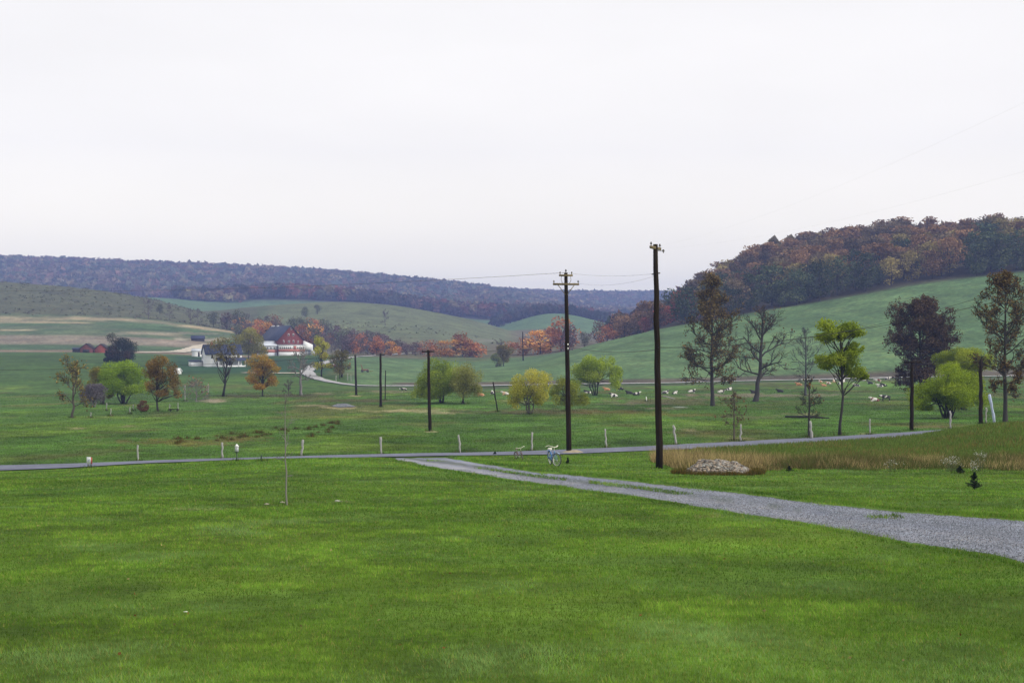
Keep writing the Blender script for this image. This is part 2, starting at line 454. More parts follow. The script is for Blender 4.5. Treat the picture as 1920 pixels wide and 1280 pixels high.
LAWN = np.array((0.078, 0.150, 0.015)); PAST = np.array((0.056, 0.114, 0.022)); FIELD = np.array((0.085, 0.155, 0.062))
BRUSH = np.array((0.080, 0.090, 0.044)); SOIL = np.array((0.16, 0.11, 0.07)); STRAW = np.array((0.42, 0.36, 0.22))
FLOOR = np.array((0.05, 0.045, 0.03)); HILLB = np.array((0.105, 0.130, 0.062)); DIRT = np.array((0.30, 0.24, 0.19))
def sstep(a, b, v):
    t = np.clip((v - a) / (b - a), 0, 1); return t * t * (3 - 2 * t)
def paint(px, py, x, y):
    n1 = fbm(x / 6, y / 6, 4); n2 = fbm(x / 30 + 5, y / 30, 4); n3 = fbm(x / 1.3, y / 1.3, 3)
    c = np.empty(px.shape + (3,))
    c[:] = LAWN
    n4 = fbm(x / 2.2 + 50, y / 2.8, 4); n5 = fbm(x / 12 + 20, y / 16, 3)
    c *= (0.62 + 0.4 * n1 + 0.18 * n3)[..., None] * (0.74 + .52 * n4)[..., None] * np.stack([.75 + .5 * n5, .88 + .25 * n5, .85 + .3 * n5], -1)
    def put(mask, col, var=0.35, scale=None):
        nonlocal c
        nn = n2 if scale is None else fbm(x / scale, y / scale, 4)
        k = (1 - var / 2 + var * nn)[..., None] * (0.85 + 0.3 * n1)[..., None]
        c = c * (1 - mask[..., None]) + (np.asarray(col) * k) * mask[..., None]
    ry = road_y(px)
    put(sstep(-1, 3, y - ry), PAST, 0.5)
    past_ = sstep(-1, 3, y - ry) * (1 - sstep(335, 345, y))
    e1 = fbm(x / 14 + 40, y / 22, 4); e2 = fbm(x / 5 + 9, y / 11 + 3, 3); e3 = fbm(x / 40, y / 60 + 8, 3)
    put(past_ * .8 * sstep(.52, .70, e1 * .6 + e2 * .4), PAST * np.array((1.75, 1.40, 1.1)), 0.3, 5)
    put(past_ * .4 * sstep(.54, .72, e2 * .6 + (1 - e3) * .4), PAST * np.array((.62, .62, .7)), 0.3, 5)
    put(past_ * .45 * sstep(.56, .7, fbm(x / 9 + 77, y / 20 + 5, 4)), (.105, .085, .035), 0.4, 5)
    pk = (vnoise(x / .9, y / 1.3) + vnoise(x / 2.7 + 5, y / 4) + vnoise(x / 8 + 9, y / 13)) / 3
    c = c * (1 - past_[..., None] + past_[..., None] * np.clip(1.06 + 1.5 * (pk - .5), .45, 1.7)[..., None])
    # right field hill
    fx = sstep(860, 900, px + (y - 400) * 0.3)
    put(sstep(352, 362, y) * np.maximum(fx, sstep(640, 660, px)), FIELD * 0.95, 0.25)
    put(sstep(352, 375, y) * (1 - sstep(640, 660, px)), PAST * 0.78, 0.3)
    drill = fbm((x + .35 * y) / 2.6, (y - .2 * x) / 70, 3); blot = fbm(x / 18 + 3, y / 30, 4)
    put(sstep(352, 362, y) * np.maximum(fx, sstep(640, 660, px)) * .6 * sstep(.5, .7, drill * .55 + blot * .45), FIELD * np.array((1.35, 1.2, 1.25)), 0.2)
    put(sstep(352, 362, y) * np.maximum(fx, sstep(640, 660, px)) * .5 * sstep(.5, .7, 1.05 - drill * .5 - blot * .5), FIELD * np.array((.7, .72, .72)), 0.2)
    # verge of the far road
    put(sstep(354, 357, y) * (1 - sstep(366, 372, y)) * sstep(720, 760, px), (0.085, 0.075, 0.055), 0.6, 8)
    put(sstep(332, 338, y) * (1 - sstep(342, 346, y)) * sstep(640, 690, px), (0.07, 0.085, 0.045), 0.6, 8)
    mid = 1 - sstep(880, 930, px)
    # brush strip behind the farm
    put(sstep(590, 615, y + 20 * n1) * mid * sstep(480, 520, px), (0.11, 0.105, 0.06), 0.6, 12)
    put(sstep(590, 640, y) * (1 - mid) * (1 - sstep(1160, 1200, px)), (0.11, 0.10, 0.06), 0.6, 12)
    put(sstep(790, 850, y) * sstep(480, 520, px) * (1 - sstep(940, 980, px)), HILLB, 0.35)
    # left: farm flats, strips, brushy hill
    L = 1 - sstep(470, 510, px)
    put(sstep(545, 560, y) * L, FIELD * 0.72, 0.3)
    put(sstep(556, 566, y) * (1 - sstep(590, 606, y + 10 * n1)) * L, (0.20, 0.155, 0.11), 0.4, 10)
    st = fbm(x / 90 + y / 50, y / 9, 3)
    put(sstep(640, 648, y) * (1 - sstep(680, 690, y)) * L, (0.19, 0.17, 0.125), 0.3, 14)
    put(sstep(700, 710, y) * (1 - sstep(790, 800, y)) * L * sstep(0.60, 0.68, st), STRAW * 0.8, 0.3)
    put(sstep(768, 780, y + 14 * n1) * (1 - sstep(786, 798, y)) * L * sstep(.30, .55, fbm(x / 25, y / 6, 3)), STRAW * .72, 0.5, 8)
    put(sstep(390, 410, y) * (1 - sstep(535, 550, y)) * (1 - sstep(600, 640, px)) * sstep(300, 340, px), (.022, .062, .024), 0.4)
    put(sstep(640, 800, y + 60 * n1) * L * .55 * sstep(.45, .6, fbm(x / 30 + 3, y / 12, 3)), (.13, .14, .085), 0.4, 8)
    put(sstep(792, 804, y) * L, BRUSH, 0.45, 9)
    # far green strip, hill with the pale green field, woods
    put(sstep(1180, 1220, y), FIELD * 0.95, 0.25)
    put(sstep(1560, 1590, y), FLOOR, 0.4)
    put(sstep(528, 536, y) * sstep(1215, 1235, px) * (1 - sstep(1000, 1100, y)), FLOOR, 0.4)
    # patches with a shape of their own (px, py, rx, ry, ymin, ymax, colour, strength)
    for (a, b, ra, rb, y0, y1, col, s) in PATCH:
        k = (np.abs(px - a) < 2 * ra) & (np.abs(py - b) < 2 * rb) & (y > y0) & (y < y1)
        if not k.any(): continue
        pk, qk = px[k], py[k]
        d = np.sqrt(((pk - a) / ra) ** 2 + ((qk - b) / rb) ** 2) + 1.8 * (fbm(pk / 16 + a, qk / 2.2, 3) - .45)
        m_ = (s * .75 * (1 - sstep(0.45, 1.25, d)))[:, None]
        kk_ = (.75 + .5 * fbm(x[k] / 4, y[k] / 4, 4))[:, None] * (0.85 + 0.3 * n1[k])[:, None]
        c[k] = c[k] * (1 - m_) + np.asarray(col) * kk_ * m_
    return c
RUSTG = (0.13, 0.075, 0.03)
PATCH = [
 (340, 829, 130, 8, 75, 140, RUSTG, .75), (450, 822, 60, 6, 75, 140, RUSTG, .7), (200, 845, 80, 6, 75, 140, (0.09, 0.08, 0.03), .5),
 (145, 803, 25, 2, 80, 190, STRAW * .7, .8), (240, 799, 20, 2, 80, 190, STRAW * .5, .7),
 (400, 751, 32, 3, 190, 330, DIRT * 1.2, .9), (640, 764, 40, 3, 140, 330, STRAW * .8, .8), (585, 760, 30, 2.5, 140, 330, STRAW * .6, .7),
 (760, 770, 90, 3, 140, 330, STRAW * .75, .8), (830, 774, 60, 2.5, 140, 330, STRAW * .8, .8), (610, 738, 30, 3, 190, 330, STRAW * .8, .8),
 (720, 734, 40, 3, 190, 330, STRAW * .6, .7), (665, 751, 110, 3, 150, 330, SOIL * .6, .8),
 (1000, 771, 140, 6, 140, 230, SOIL * .55, .85), (1160, 772, 120, 4, 140, 230, RUSTG, .6), (870, 772, 30, 4, 140, 260, (0.05, 0.045, 0.03), .7),
 (1260, 752, 120, 7, 180, 300, (0.15, 0.105, 0.075), .75), (1190, 757, 60, 3, 160, 300, DIRT * .6, .7), (1420, 741, 190, 3.5, 200, 320, (0.22, 0.17, 0.14), .8),
 (1300, 778, 100, 4, 120, 200, RUSTG, .6), (1245, 765, 40, 2.5, 140, 230, DIRT * .7, .7), (1280, 763, 18, 1.5, 150, 240, (0.5, 0.52, 0.56), .8),
 (1500, 777, 50, 3, 120, 220, STRAW * .6, .6), (1420, 782, 80, 3, 110, 200, STRAW * .35, .5), (1290, 806, 28, 4, 86, 130, STRAW * .6, .6), (1300, 815, 60, 6, 86, 130, (0.12, 0.10, 0.045), .6),
 (1390, 822, 25, 2.5, 86, 120, STRAW * .6, .6), (1620, 813, 16, 1.5, 86, 120, STRAW * .6, .6), (1640, 745, 260, 1.3, 220, 300, (0.14, 0.16, 0.06), .5), (1700, 737, 150, 1.2, 220, 320, (0.14, 0.16, 0.06), .5),
 (440, 735, 250, 14, 240, 340, PAST * .75, .5), (480, 742, 130, 4, 200, 300, SOIL * .4, .7), (560, 742, 70, 5, 200, 300, SOIL * .35, .6),
 (350, 640, 60, 7, 560, 760, (0.30, 0.255, 0.2), .85), (400, 636, 40, 4, 560, 760, (0.30, 0.26, 0.2), .8), (290, 625, 130, 3, 600, 760, (0.26, 0.235, 0.18), .8), (190, 641, 90, 6, 560, 760, (0.2, 0.175, 0.14), .6),
 (660, 657, 110, 5, 600, 800, (0.16, 0.16, 0.15), .6), (910, 637, 30, 5, 700, 900, (0.2, 0.19, 0.17), .6),
 (640, 700, 40, 6, 380, 480, (0.10, 0.10, 0.05), .6), (860, 672, 90, 8, 540, 660, PAST * .85, .8),
 (1066, 850, 24, 3, 70, 84, DIRT * 1.1, .9), (806, 809, 14, 1.6, 105, 130, STRAW * .9, .9), (667, 742, 9, 1.5, 220, 280, STRAW * .8, .8), (1750, 800, 60, 3, 95, 118, SOIL, .7),
 (1070, 868, 60, 5, 55, 75, LAWN * 1.1, .3), (370, 955, 60, 2, 25, 34, STRAW * .45, .7), (640, 940, 16, 1.2, 28, 40, STRAW * .6, .7), (1330, 968, 30, 5, 22, 34, SOIL * .8, .45),
 (680, 856, 30, 1.2, 66, 80, RUSTG, .7), (740, 868, 60, 2, 55, 70, (0.07, 0.075, 0.02), .8),
 (1480, 762, 420, 18, 130, 260, PAST * .82, .5), (640, 790, 500, 6, 110, 190, PAST * .8, .5),
]
TINT = paint(PXV, PYV, XX, YY)
ny, nx = XX.shape
ii, jj = np.meshgrid(np.arange(ny - 1), np.arange(nx - 1), indexing='ij')
GF = np.stack([ii * nx + jj, ii * nx + jj + 1, (ii + 1) * nx + jj + 1, (ii + 1) * nx + jj], -1).reshape(-1, 4)
m, t, p = nodes_mat('ground_turf')
a_ = t.nodes.new('ShaderNodeAttribute'); a_.attribute_name = 'tint'
vec = coords(t)
f1 = maprange(t, noise_node(t, 0.55, 6, 0.65, vec), 0.3, 0.7, 0.58, 1.42)
f2 = maprange(t, noise_node(t, 9.0, 4, 0.7, vec), 0.3, 0.7, 0.7, 1.3)
f3 = maprange(t, noise_node(t, 0.07, 6, 0.7, vec), 0.3, 0.7, 0.66, 1.34)
c_ = mul(t, mul(t, mul(t, a_.outputs['Color'], f1), f2), f3)
hs = mixcol(t, maprange(t, noise_node(t, 0.25, 4, 0.6, vec), 0.45, 0.75, 0, 0.5), c_, mixcol(t, 1.0, c_, (1.35, 0.98, 0.75), 'MULTIPLY'))
t.links.new(hs, p.inputs['Base Color'])
p.inputs['Roughness'].default_value = 0.95
p.inputs['Specular IOR Level'].default_value = 0.1
b_ = t.nodes.new('ShaderNodeBump'); b_.inputs['Strength'].default_value = 0.7; b_.inputs['Distance'].default_value = 0.12
t.links.new(noise_node(t, 3.0, 6, 0.7, vec), b_.inputs['Height'])
t.links.new(b_.outputs[0], p.inputs['Normal'])
ground = link('ground', mesh_np('ground', np.stack([XX, YY, ZZ], -1).reshape(-1, 3), GF, m, TINT.reshape(-1, 3), True))
tag(ground, kind='structure')

# ------------------------------------------------------------------ roads
def ribbon(name, mat, cen, width, dz, nc=7, edge_noise=0.0, kind='structure'):
    cen = np.asarray(cen, float)
    # resample
    seg = np.r_[0, np.cumsum(np.linalg.norm(np.diff(cen, axis=0), axis=1))]
    n = max(8, int(seg[-1] / max(0.5, width / 5)))
    s = np.linspace(0, seg[-1], n)
    c = np.stack([np.interp(s, seg, cen[:, 0]), np.interp(s, seg, cen[:, 1])], 1)
    k = np.ones(7) / 7
    for q in range(2):
        cp = np.pad(c[:, q], 3, mode='edge'); c[:, q] = np.convolve(cp, k, mode='valid')
    tg = np.gradient(c, axis=0); tg /= np.linalg.norm(tg, axis=1)[:, None]
    nr = np.stack([-tg[:, 1], tg[:, 0]], 1)
    wv = np.linspace(-0.5, 0.5, nc)
    wd = width * (1 + edge_noise * (fbm(s / (width * .5), s * 0 + 3, 3) - .5))
    P = c[:, None, :] + nr[:, None, :] * wv[None, :, None] * wd[:, None, None]
    z = ground_z(P[..., 0], P[..., 1]) + dz
    V = np.concatenate([P, z[..., None]], -1).reshape(-1, 3)
    i, j = np.meshgrid(np.arange(n - 1), np.arange(nc - 1), indexing='ij')
    F = np.stack([i * nc + j, (i + 1) * nc + j, (i + 1) * nc + j + 1, i * nc + j + 1], -1).reshape(-1, 4)
    return tag(link(name, mesh_np(name, V, F, mat, None, True)), kind=kind)

def stone_mat(name, c1, c2, scale, bump=0.5):
    m, t, p = nodes_mat(name)
    vec = coords(t)
    a = noise_node(t, scale, 6, 0.7, vec)
    b = noise_node(t, 0.5, 5, 0.6, vec)
    c = mixcol(t, maprange(t, a, 0.35, 0.65, 0, 1), c1, c2)
    c = mul(t, c, maprange(t, b, 0.3, 0.7, 0.75, 1.25))
    t.links.new(c, p.inputs['Base Color']); p.inputs['Roughness'].default_value = 0.9
    bb = t.nodes.new('ShaderNodeBump'); bb.inputs['Strength'].default_value = bump; bb.inputs['Distance'].default_value = 0.03
    t.links.new(a, bb.inputs['Height']); t.links.new(bb.outputs[0], p.inputs['Normal'])
    return m
M_ASPH = stone_mat('worn_asphalt', (0.085, 0.095, 0.145), (0.145, 0.155, 0.21), 3.0)
M_GRAV = stone_mat('limestone_gravel', (0.17, 0.18, 0.21), (0.42, 0.42, 0.43), 14.0, 0.8)
M_FARMR = stone_mat('farm_gravel', (0.25, 0.25, 0.26), (0.42, 0.41, 0.40), 1.0)
M_TRACK = stone_mat('dirt_track', (0.40, 0.35, 0.27), (0.56, 0.5, 0.4), 1.0)
rc = np.array([((px - 960) / FPX * y, y) for px, y in zip(ROAD_PX, ROAD_Y)])
ribbon('road', M_ASPH, rc, 4.3, 0.05, 7)
fr = [(2000, 703), (1870, 706), (1680, 708.5), (1530, 712), (1400, 714.8), (1260, 718.7), (1166, 720), (1041, 721.5), (952, 723), (900, 724), (770, 724), (693, 724), (660, 722.5), (622, 717), (600, 712), (582, 705), (575, 697), (586, 688), (606, 681), (635, 674), (660, 669.5), (700, 667), (760, 662.5), (810, 660)]
pts = [hit(a, b, 300) for a, b in fr]
ribbon('farm_road', M_FARMR, [(p.x, p.y) for p in pts], 3.8, 0.22, 5, 0.5)
pts = [hit(a, b, 400) for a, b in ((574, 700), (545, 701), (515, 701.5), (480, 700), (455, 699))]
ribbon('house_path', M_TRACK, [(p.x, p.y) for p in pts], 4.0, 0.22, 5, 0.6)
pts = [hit(a, b, 500) for a, b in ((255, 661), (290, 660.5), (330, 660), (352, 657), (372, 651), (395, 646))]
ribbon('farm_track', M_TRACK, [(p.x, p.y) for p in pts], 8, 0.2, 5, 0.6)
pts = [hit(a, b, 500) for a, b in ((300, 659.5), (340, 661), (385, 663.5), (430, 665))]
ribbon('yard_track', M_TRACK, [(p.x, p.y) for p in pts], 5, 0.26, 5, 0.6)

# driveway between its two edges
pxs = np.concatenate([np.linspace(742, 900, 40), np.linspace(905, 2100, 170)])
E0 = [hit(px, np.interp(px, UP[:, 0], UP[:, 1]) + 1.6 * (vnoise(px / 9., 2.) - .5)) for px in pxs]
E1 = [hit(px, np.interp(px, LO[:, 0], LO[:, 1]) + 2.0 * (vnoise(px / 9., 7.) - .5)) for px in pxs]
E0 = np.array(E0); E1 = np.array(E1)
nc = 13
tt = np.linspace(0, 1, nc)
P = E0[:, None, :2] * (1 - tt)[None, :, None] + E1[:, None, :2] * tt[None, :, None]
cross = np.interp(tt, [0, .12, .3, .5, .7, .88, 1], [-.07, .0, -.03, .025, -.03, .0, -.07])
Z = ground_z(P[..., 0], P[..., 1]) + 0.03 + cross[None, :]
V = np.concatenate([P, Z[..., None]], -1).reshape(-1, 3)
n = len(pxs)
i, j = np.meshgrid(np.arange(n - 1), np.arange(nc - 1), indexing='ij')
F = np.stack([i * nc + j, (i + 1) * nc + j, (i + 1) * nc + j + 1, i * nc + j + 1], -1).reshape(-1, 4)
dt = np.ones((n, nc, 3)) * np.array((1.0, 1.0, 1.0))
lat = np.interp(tt, [0, .08, .22, .36, .5, .64, .78, .92, 1], [.5, .8, 1.18, .9, .78, .92, 1.22, .95, .5])
vr = .8 + .5 * vnoise(np.arange(n)[:, None] / 7., tt[None, :] * 5)
dt *= (lat[None, :] * vr)[..., None]
dt[:, 8:12] *= (1.14, 1.07, .98)
gst = np.clip((vnoise(pxs / 22., pxs * 0 + 5.) - .12 - .0009 * np.clip(pxs - 1100, 0, 400)) * 4, 0, 1) * (pxs < 1500)
gst = gst * .6
dt[:, 5:8] *= (1 - gst[:, None, None] * (1 - np.array((.42, .52, .22)) * np.array((.8, 1.0, .8))[:, None])[None])
M_DRIVE, t, p = nodes_mat('driveway_gravel')
vec = coords(t)
a = noise_node(t, 16, 6, 0.75, vec); b = noise_node(t, 0.6, 5, 0.6, vec)
at_ = t.nodes.new('ShaderNodeAttribute'); at_.attribute_name = 'tint'
c = mixcol(t, maprange(t, a, 0.35, 0.65, 0, 1), (0.070, 0.085, 0.135), (0.225, 0.25, 0.325))
c = mixcol(t, maprange(t, b, 0.4, 0.75, 0, 0.6), c, (0.29, 0.285, 0.28))
c = mixcol(t, 1.0, c, at_.outputs['Color'], 'MULTIPLY')
t.links.new(c, p.inputs['Base Color']); p.inputs['Roughness'].default_value = 0.9
bb = t.nodes.new('ShaderNodeBump'); bb.inputs['Strength'].default_value = 0.9; bb.inputs['Distance'].default_value = 0.04
t.links.new(a, bb.inputs['Height']); t.links.new(bb.outputs[0], p.inputs['Normal'])
tag(link('driveway', mesh_np('driveway', V, F, M_DRIVE, dt.reshape(-1, 3), True)), kind='structure')

# loose stones on the driveway
def stones(P, size, col, rng):
    n = len(P)
    base = np.array([(1, 0, -.5), (-.5, .87, -.5), (-.5, -.87, -.5), (.1, .1, .75)])
    V = base[None] * (0.6 + 0.8 * rng.random((n, 4, 1)))
    th = rng.random(n) * 2 * pi
    c, s = np.cos(th), np.sin(th)
    X = V[..., 0] * c[:, None] - V[..., 1] * s[:, None]; Yv = V[..., 0] * s[:, None] + V[..., 1] * c[:, None]
    V = np.stack([X, Yv, V[..., 2]], -1) * size[:, None, None] + P[:, None, :]
    f = np.array([(0, 1, 3), (1, 2, 3), (2, 0, 3)])
    F = (np.arange(n)[:, None, None] * 4 + f[None]).reshape(-1, 3)
    return V.reshape(-1, 3), F, np.repeat(col, 4, axis=0)
rng = np.random.default_rng(11)
ns = 60000
ki = rng.integers(40, n - 1, ns); fr_ = rng.random(ns); w_ = 0.02 + .96 * rng.random(ns)
A = E0[ki] * (1 - fr_)[:, None] + E0[ki + 1] * fr_[:, None]; B = E1[ki] * (1 - fr_)[:, None] + E1[ki + 1] * fr_[:, None]
G = A * (1 - w_)[:, None] + B * w_[:, None]
G[:, 2] = ground_z(G[:, 0], G[:, 1]) + 0.032 + np.interp(w_, tt, cross)
sz = 0.009 + 0.014 * rng.random(ns) ** 2
g_ = (0.07 + 0.27 * rng.random(ns) ** 1.4)[:, None] * np.array((0.86, 0.95, 1.16))
V, F, T = stones(G, sz, g_, rng)
tag(link('gravel', mesh_np('gravel', V, F, M_STONE, T)), 'loose blue grey gravel lying on the driveway', 'gravel', kind='stuff')

# ------------------------------------------------------------------ grass
def blades(P, h, w, col, rng, lean=0.5):
    n = len(P)
    th = rng.random(n) * 2 * pi
    dx, dy = np.cos(th) * w / 2, np.sin(th) * w / 2
    la = rng.random(n) * 2 * pi; lm = lean * h * rng.random(n)
    V = np.empty((n, 3, 3))
    V[:, 0] = P + np.stack([-dx, -dy, -0.01 * np.ones(n)], 1)
    V[:, 1] = P + np.stack([dx, dy, -0.01 * np.ones(n)], 1)
    V[:, 2] = P + np.stack([np.cos(la) * lm, np.sin(la) * lm, h], 1)
    return V.reshape(-1, 3), np.arange(3 * n).reshape(-1, 3), np.repeat(col, 3, axis=0)

rng = np.random.default_rng(5)
NB = 1700000
y = np.exp(rng.uniform(np.log(6.6), np.log(300), NB))
wgt = rng.uniform(-0.46, 0.46, NB)
x = wgt * (y + 1.0)
px = 960 + FPX * x / y
z = ground_z(x, y)
py = 640 + (EYE - z) / y * FPX
strip = np.abs((py - np.interp(px, UP[:, 0], UP[:, 1])) / np.maximum(np.interp(px, LO[:, 0], LO[:, 1]) - np.interp(px, UP[:, 0], UP[:, 1]), 1) - 0.49)
onstrip = (strip < 0.085) & (px < 1480) & (vnoise(x * .9, y * .35) > 0.36 + np.clip(px - 1050, 0, 500) * .001) & (px > 800)
onstrip |= (((px - 1660) / 38) ** 2 + ((py - 974) / 5) ** 2 < .3 + 1.2 * vnoise(x * 5, y * 4)) & (vnoise(x * 9, y * 7) > .35)
rag = -1.5 + 22.0 * np.clip(vnoise(x * 1.7, y * .6) - .35, 0, 1) * np.clip(30 / y, .3, 1.3)
ok = (~drive_mask(px, py, rag) | onstrip) & (np.abs(y - road_y(px)) > 2.6)
pink = (vnoise(x / .075, y / .09) + vnoise(x / .23 + 9, y / .27) + vnoise(x / .8 + 3, y / .9 + 5) + vnoise(x / 2.6 + 21, y / 3.1)) / 4
pink = np.clip(.5 + (pink - .5) * 2.0, 0, 1)
clump = .5 * fbm(x / 0.9, y / 0.9, 3) + .5 * pink
ok &= rng.random(NB) < 0.25 + 1.1 * pink
x, y, z, px, py, clump, onstrip, pink = (v[ok] for v in (x, y, z, px, py, clump, onstrip, pink))
nb = len(x)
near = np.clip(y / 8.0, 0.8, 40)
h = (0.016 + 0.017 * np.minimum(near, 14) ** 0.6 * rng.random(nb)) * (0.45 + 1.2 * clump)
beyond = y > road_y(px)
edge = drive_mask(px, py, -5) & ~drive_mask(px, py, 0)
h = np.where(edge, h * 1.8, h)
h = np.where(onstrip, .03 + .06 * rng.random(nb), h); z = np.where(onstrip, z + .05, z)
w = 0.0045 * near ** 0.95 * (0.6 + 0.8 * rng.random(nb))
big = fbm(x / 7, y / 7, 4)
c1 = np.array((0.175, 0.300, 0.038)); c2 = np.array((0.062, 0.150, 0.017)); c3 = np.array((0.27, 0.26, 0.08))
mixv = np.clip(rng.random(nb) * 0.7 + .9 * (big - 0.47) + 1.3 * (clump - 0.5) + .12, 0, 1)[:, None]
col = c2 * (1 - mixv) + c1 * mixv
pale = (rng.random(nb) < 1.6 * np.clip(fbm(x / 1.6 + 70, y / 1.6, 3) - .52, 0, 1) * 2)[:, None]
col = np.where(pale, np.array((.15, .255, .075)), col)
dry = (rng.random(nb) < 0.10 + 0.25 * np.clip(big - .55, 0, 1))[:, None]
col = np.where(dry, c3 * (0.5 + .7 * rng.random(nb)[:, None]), col)
bi = np.where(beyond)[0]
col[bi] = paint(px[bi], py[bi], x[bi], y[bi]) * (1.0 + .9 * rng.random(len(bi)))[:, None]
fi_ = np.where(~beyond)[0]
pat = paint(px[fi_], py[fi_], x[fi_], y[fi_]) / LAWN
col[fi_] *= (.45 + .55 * pat) * (.42 + 1.15 * pink[fi_])[:, None]
col[bi] *= (.5 + 1.0 * pink[bi])[:, None]
col = np.where(edge[:, None], col * np.array((0.75, 0.82, 0.8)), col)
V, F, T = blades(np.stack([x, y, z], 1), h, w, col, rng, 1.5)
tag(link('grass', mesh_np('grass', V, F, M_GRASS, T)), 'short green grass of the lawn and the pasture edge', 'grass', kind='stuff')

# tall brown weeds on the bank right of the pole
NW = 110000
px = rng.uniform(1222, 2060, NW); y = rng.uniform(55, 76, NW)
fy = np.interp(px, [1222, 1260, 1290, 1420, 1450, 1500, 2060], [66, 60, 57.2, 57.2, 57.8, 57.5, 56.5])
by = np.interp(px, [1222, 1300, 1420, 1500, 1700, 2060], [72.5, 72, 69, 67.5, 66.5, 66])
x = (px - 960) / FPX * y
ok = (y > fy + 3.6 * (fbm(x / 1.4, y / 3, 3) - .42)) & (y < by + 2 * (fbm(x / 2, y / 2, 2) - .5))
d0 = ((px - 1354) / 72) ** 2 + ((y - 57.6) / 1.6) ** 2
ok &= d0 > 1
px, y, x = px[ok], y[ok], x[ok]; nw = len(x)
z = ground_z(x, y)
h = (0.18 + 0.62 * rng.random(nw) ** 1.3) * (.55 + .9 * fbm(x / 1.1, y / 1.1, 3)) * np.interp(px, [1222, 1260, 1420, 1600, 2060], [0.9, 1.15, 0.85, 0.72, 0.62]) * np.clip((y - np.interp(px, [1222, 1260, 1290, 1420, 1450, 1500, 2060], [66, 60, 57.2, 57.2, 57.8, 57.5, 56.5])) / 1.6, .35, 1)
w = 0.02 + 0.02 * rng.random(nw)
gold = np.clip(np.interp(px, [1222, 1320, 1450, 2060], [0.85, 0.68, 0.2, 0.08]) + 1.5 * (fbm(x / 2.2, y / 3.5, 3) - .5), 0, 1)
cg = np.array((0.42, 0.33, 0.15)); cb = np.array((0.15, 0.11, 0.05)); cgr = np.array((0.095, 0.12, 0.03))
r_ = rng.random(nw)
col = np.where((r_ < gold)[:, None], cg, np.where((r_ < gold + .33 * (1 - .8 * sstep(.45, .65, fbm(x / 3.5 + 9, y / 5, 3))))[:, None], cb, cgr)) * (0.6 + 0.7 * rng.random(nw))[:, None]
V, F, T = blades(np.stack([x, y, z], 1), h, w * .8, col, rng, 0.95)
# lower meadow behind it
NM = 90000
px = rng.uniform(1300, 2060, NM); y = rng.uniform(64, 100, NM); x = (px - 960) / FPX * y
ok = (y < road_y(px) - 2.6) & (y > np.interp(px, [1300, 1420, 1500, 1700, 2060], [72, 69, 67, 66, 65]))
px, y, x = px[ok], y[ok], x[ok]; nm = len(x)
z = ground_z(x, y)
h = 0.10 + 0.16 * rng.random(nm); w = 0.03 + 0.03 * rng.random(nm)
r_ = rng.random(nm) + 0.8 * (fbm(x / 4, y / 4, 3) - .5)
col = np.where((r_ > 0.80)[:, None], np.array((0.20, 0.15, 0.05)), np.array((0.12, 0.18, 0.035))) * (0.6 + .7 * rng.random(nm))[:, None]
V2, F2, T2 = blades(np.stack([x, y, z], 1), h, w, col, rng, 0.6)
tag(link('weeds', mesh_np('weeds', np.concatenate([V, V2]), np.concatenate([F, F2 + len(V)]), M_GRASS, np.concatenate([T, T2]))), 'tall golden and brown weeds on the bank right of the bare pole', 'weeds', kind='stuff')

# ------------------------------------------------------------------ trees
def leafquads(P, s, col, rng, up=0.35, droop=0.0):
    n = len(P)
    nrm = rng.normal(size=(n, 3)); nrm[:, 2] = np.abs(nrm[:, 2]) + up
    nrm /= np.linalg.norm(nrm, axis=1)[:, None]
    a = np.cross(nrm, rng.normal(size=(n, 3)))
    if droop: a = a + np.array((0, 0, -droop))
    a /= np.linalg.norm(a, axis=1)[:, None] + 1e-9
    b = np.cross(nrm, a)
    sa = (s * (0.6 + 0.8 * rng.random(n)))[:, None]; sb = sa * (0.45 + 0.5 * rng.random(n))[:, None]
    V = np.stack([P - a * sa, P + b * sb * .8 + a * sa * .1, P + a * sa, P - b * sb * .8 - a * sa * .1], 1)
    return V.reshape(-1, 3), np.arange(4 * n).reshape(-1, 4), np.repeat(col, 4, axis=0)

ENV = {
 'dome': lambda t: np.sqrt(np.clip(1 - np.abs((t - .32) / np.where(t > .32, .70, .75)) ** 2.2, 0.02, 1)),
 'oval': lambda t: np.clip(np.sin(pi * (0.10 + 0.84 * t)), 0.05, 1) ** .75,
 'cone': lambda t: np.clip(1.0 - .88 * t, .05, 1) * np.clip(.55 + 4 * t, 0, 1),
 'column': lambda t: np.clip(np.sin(pi * (0.12 + 0.82 * t)), .05, 1) ** .4,
 'tall': lambda t: np.interp(t, [0, .1, .42, .58, .88, 1], [.65, 1, .92, .62, .50, .18]),
 'vase': lambda t: np.clip(.45 + .9 * t, 0, 1) * np.sqrt(np.clip(1.02 - t ** 3, 0, 1)),
}
def curve(p0, p1, rng, n=5, bow=0.12, up=0.0, jit=0.02):
    p0 = np.asarray(p0, float); p1 = np.asarray(p1, float)
    L = np.linalg.norm(p1 - p0)
    t = np.linspace(0, 1, n)[:, None]
    off = rng.normal(size=3) * bow * L; off[2] = abs(off[2]) * .3 + up * L
    return p0 * (1 - t) + p1 * t + off * (4 * t * (1 - t)) + rng.normal(size=(n, 3)) * jit * L * np.minimum(1, 4 * t * (1 - t))

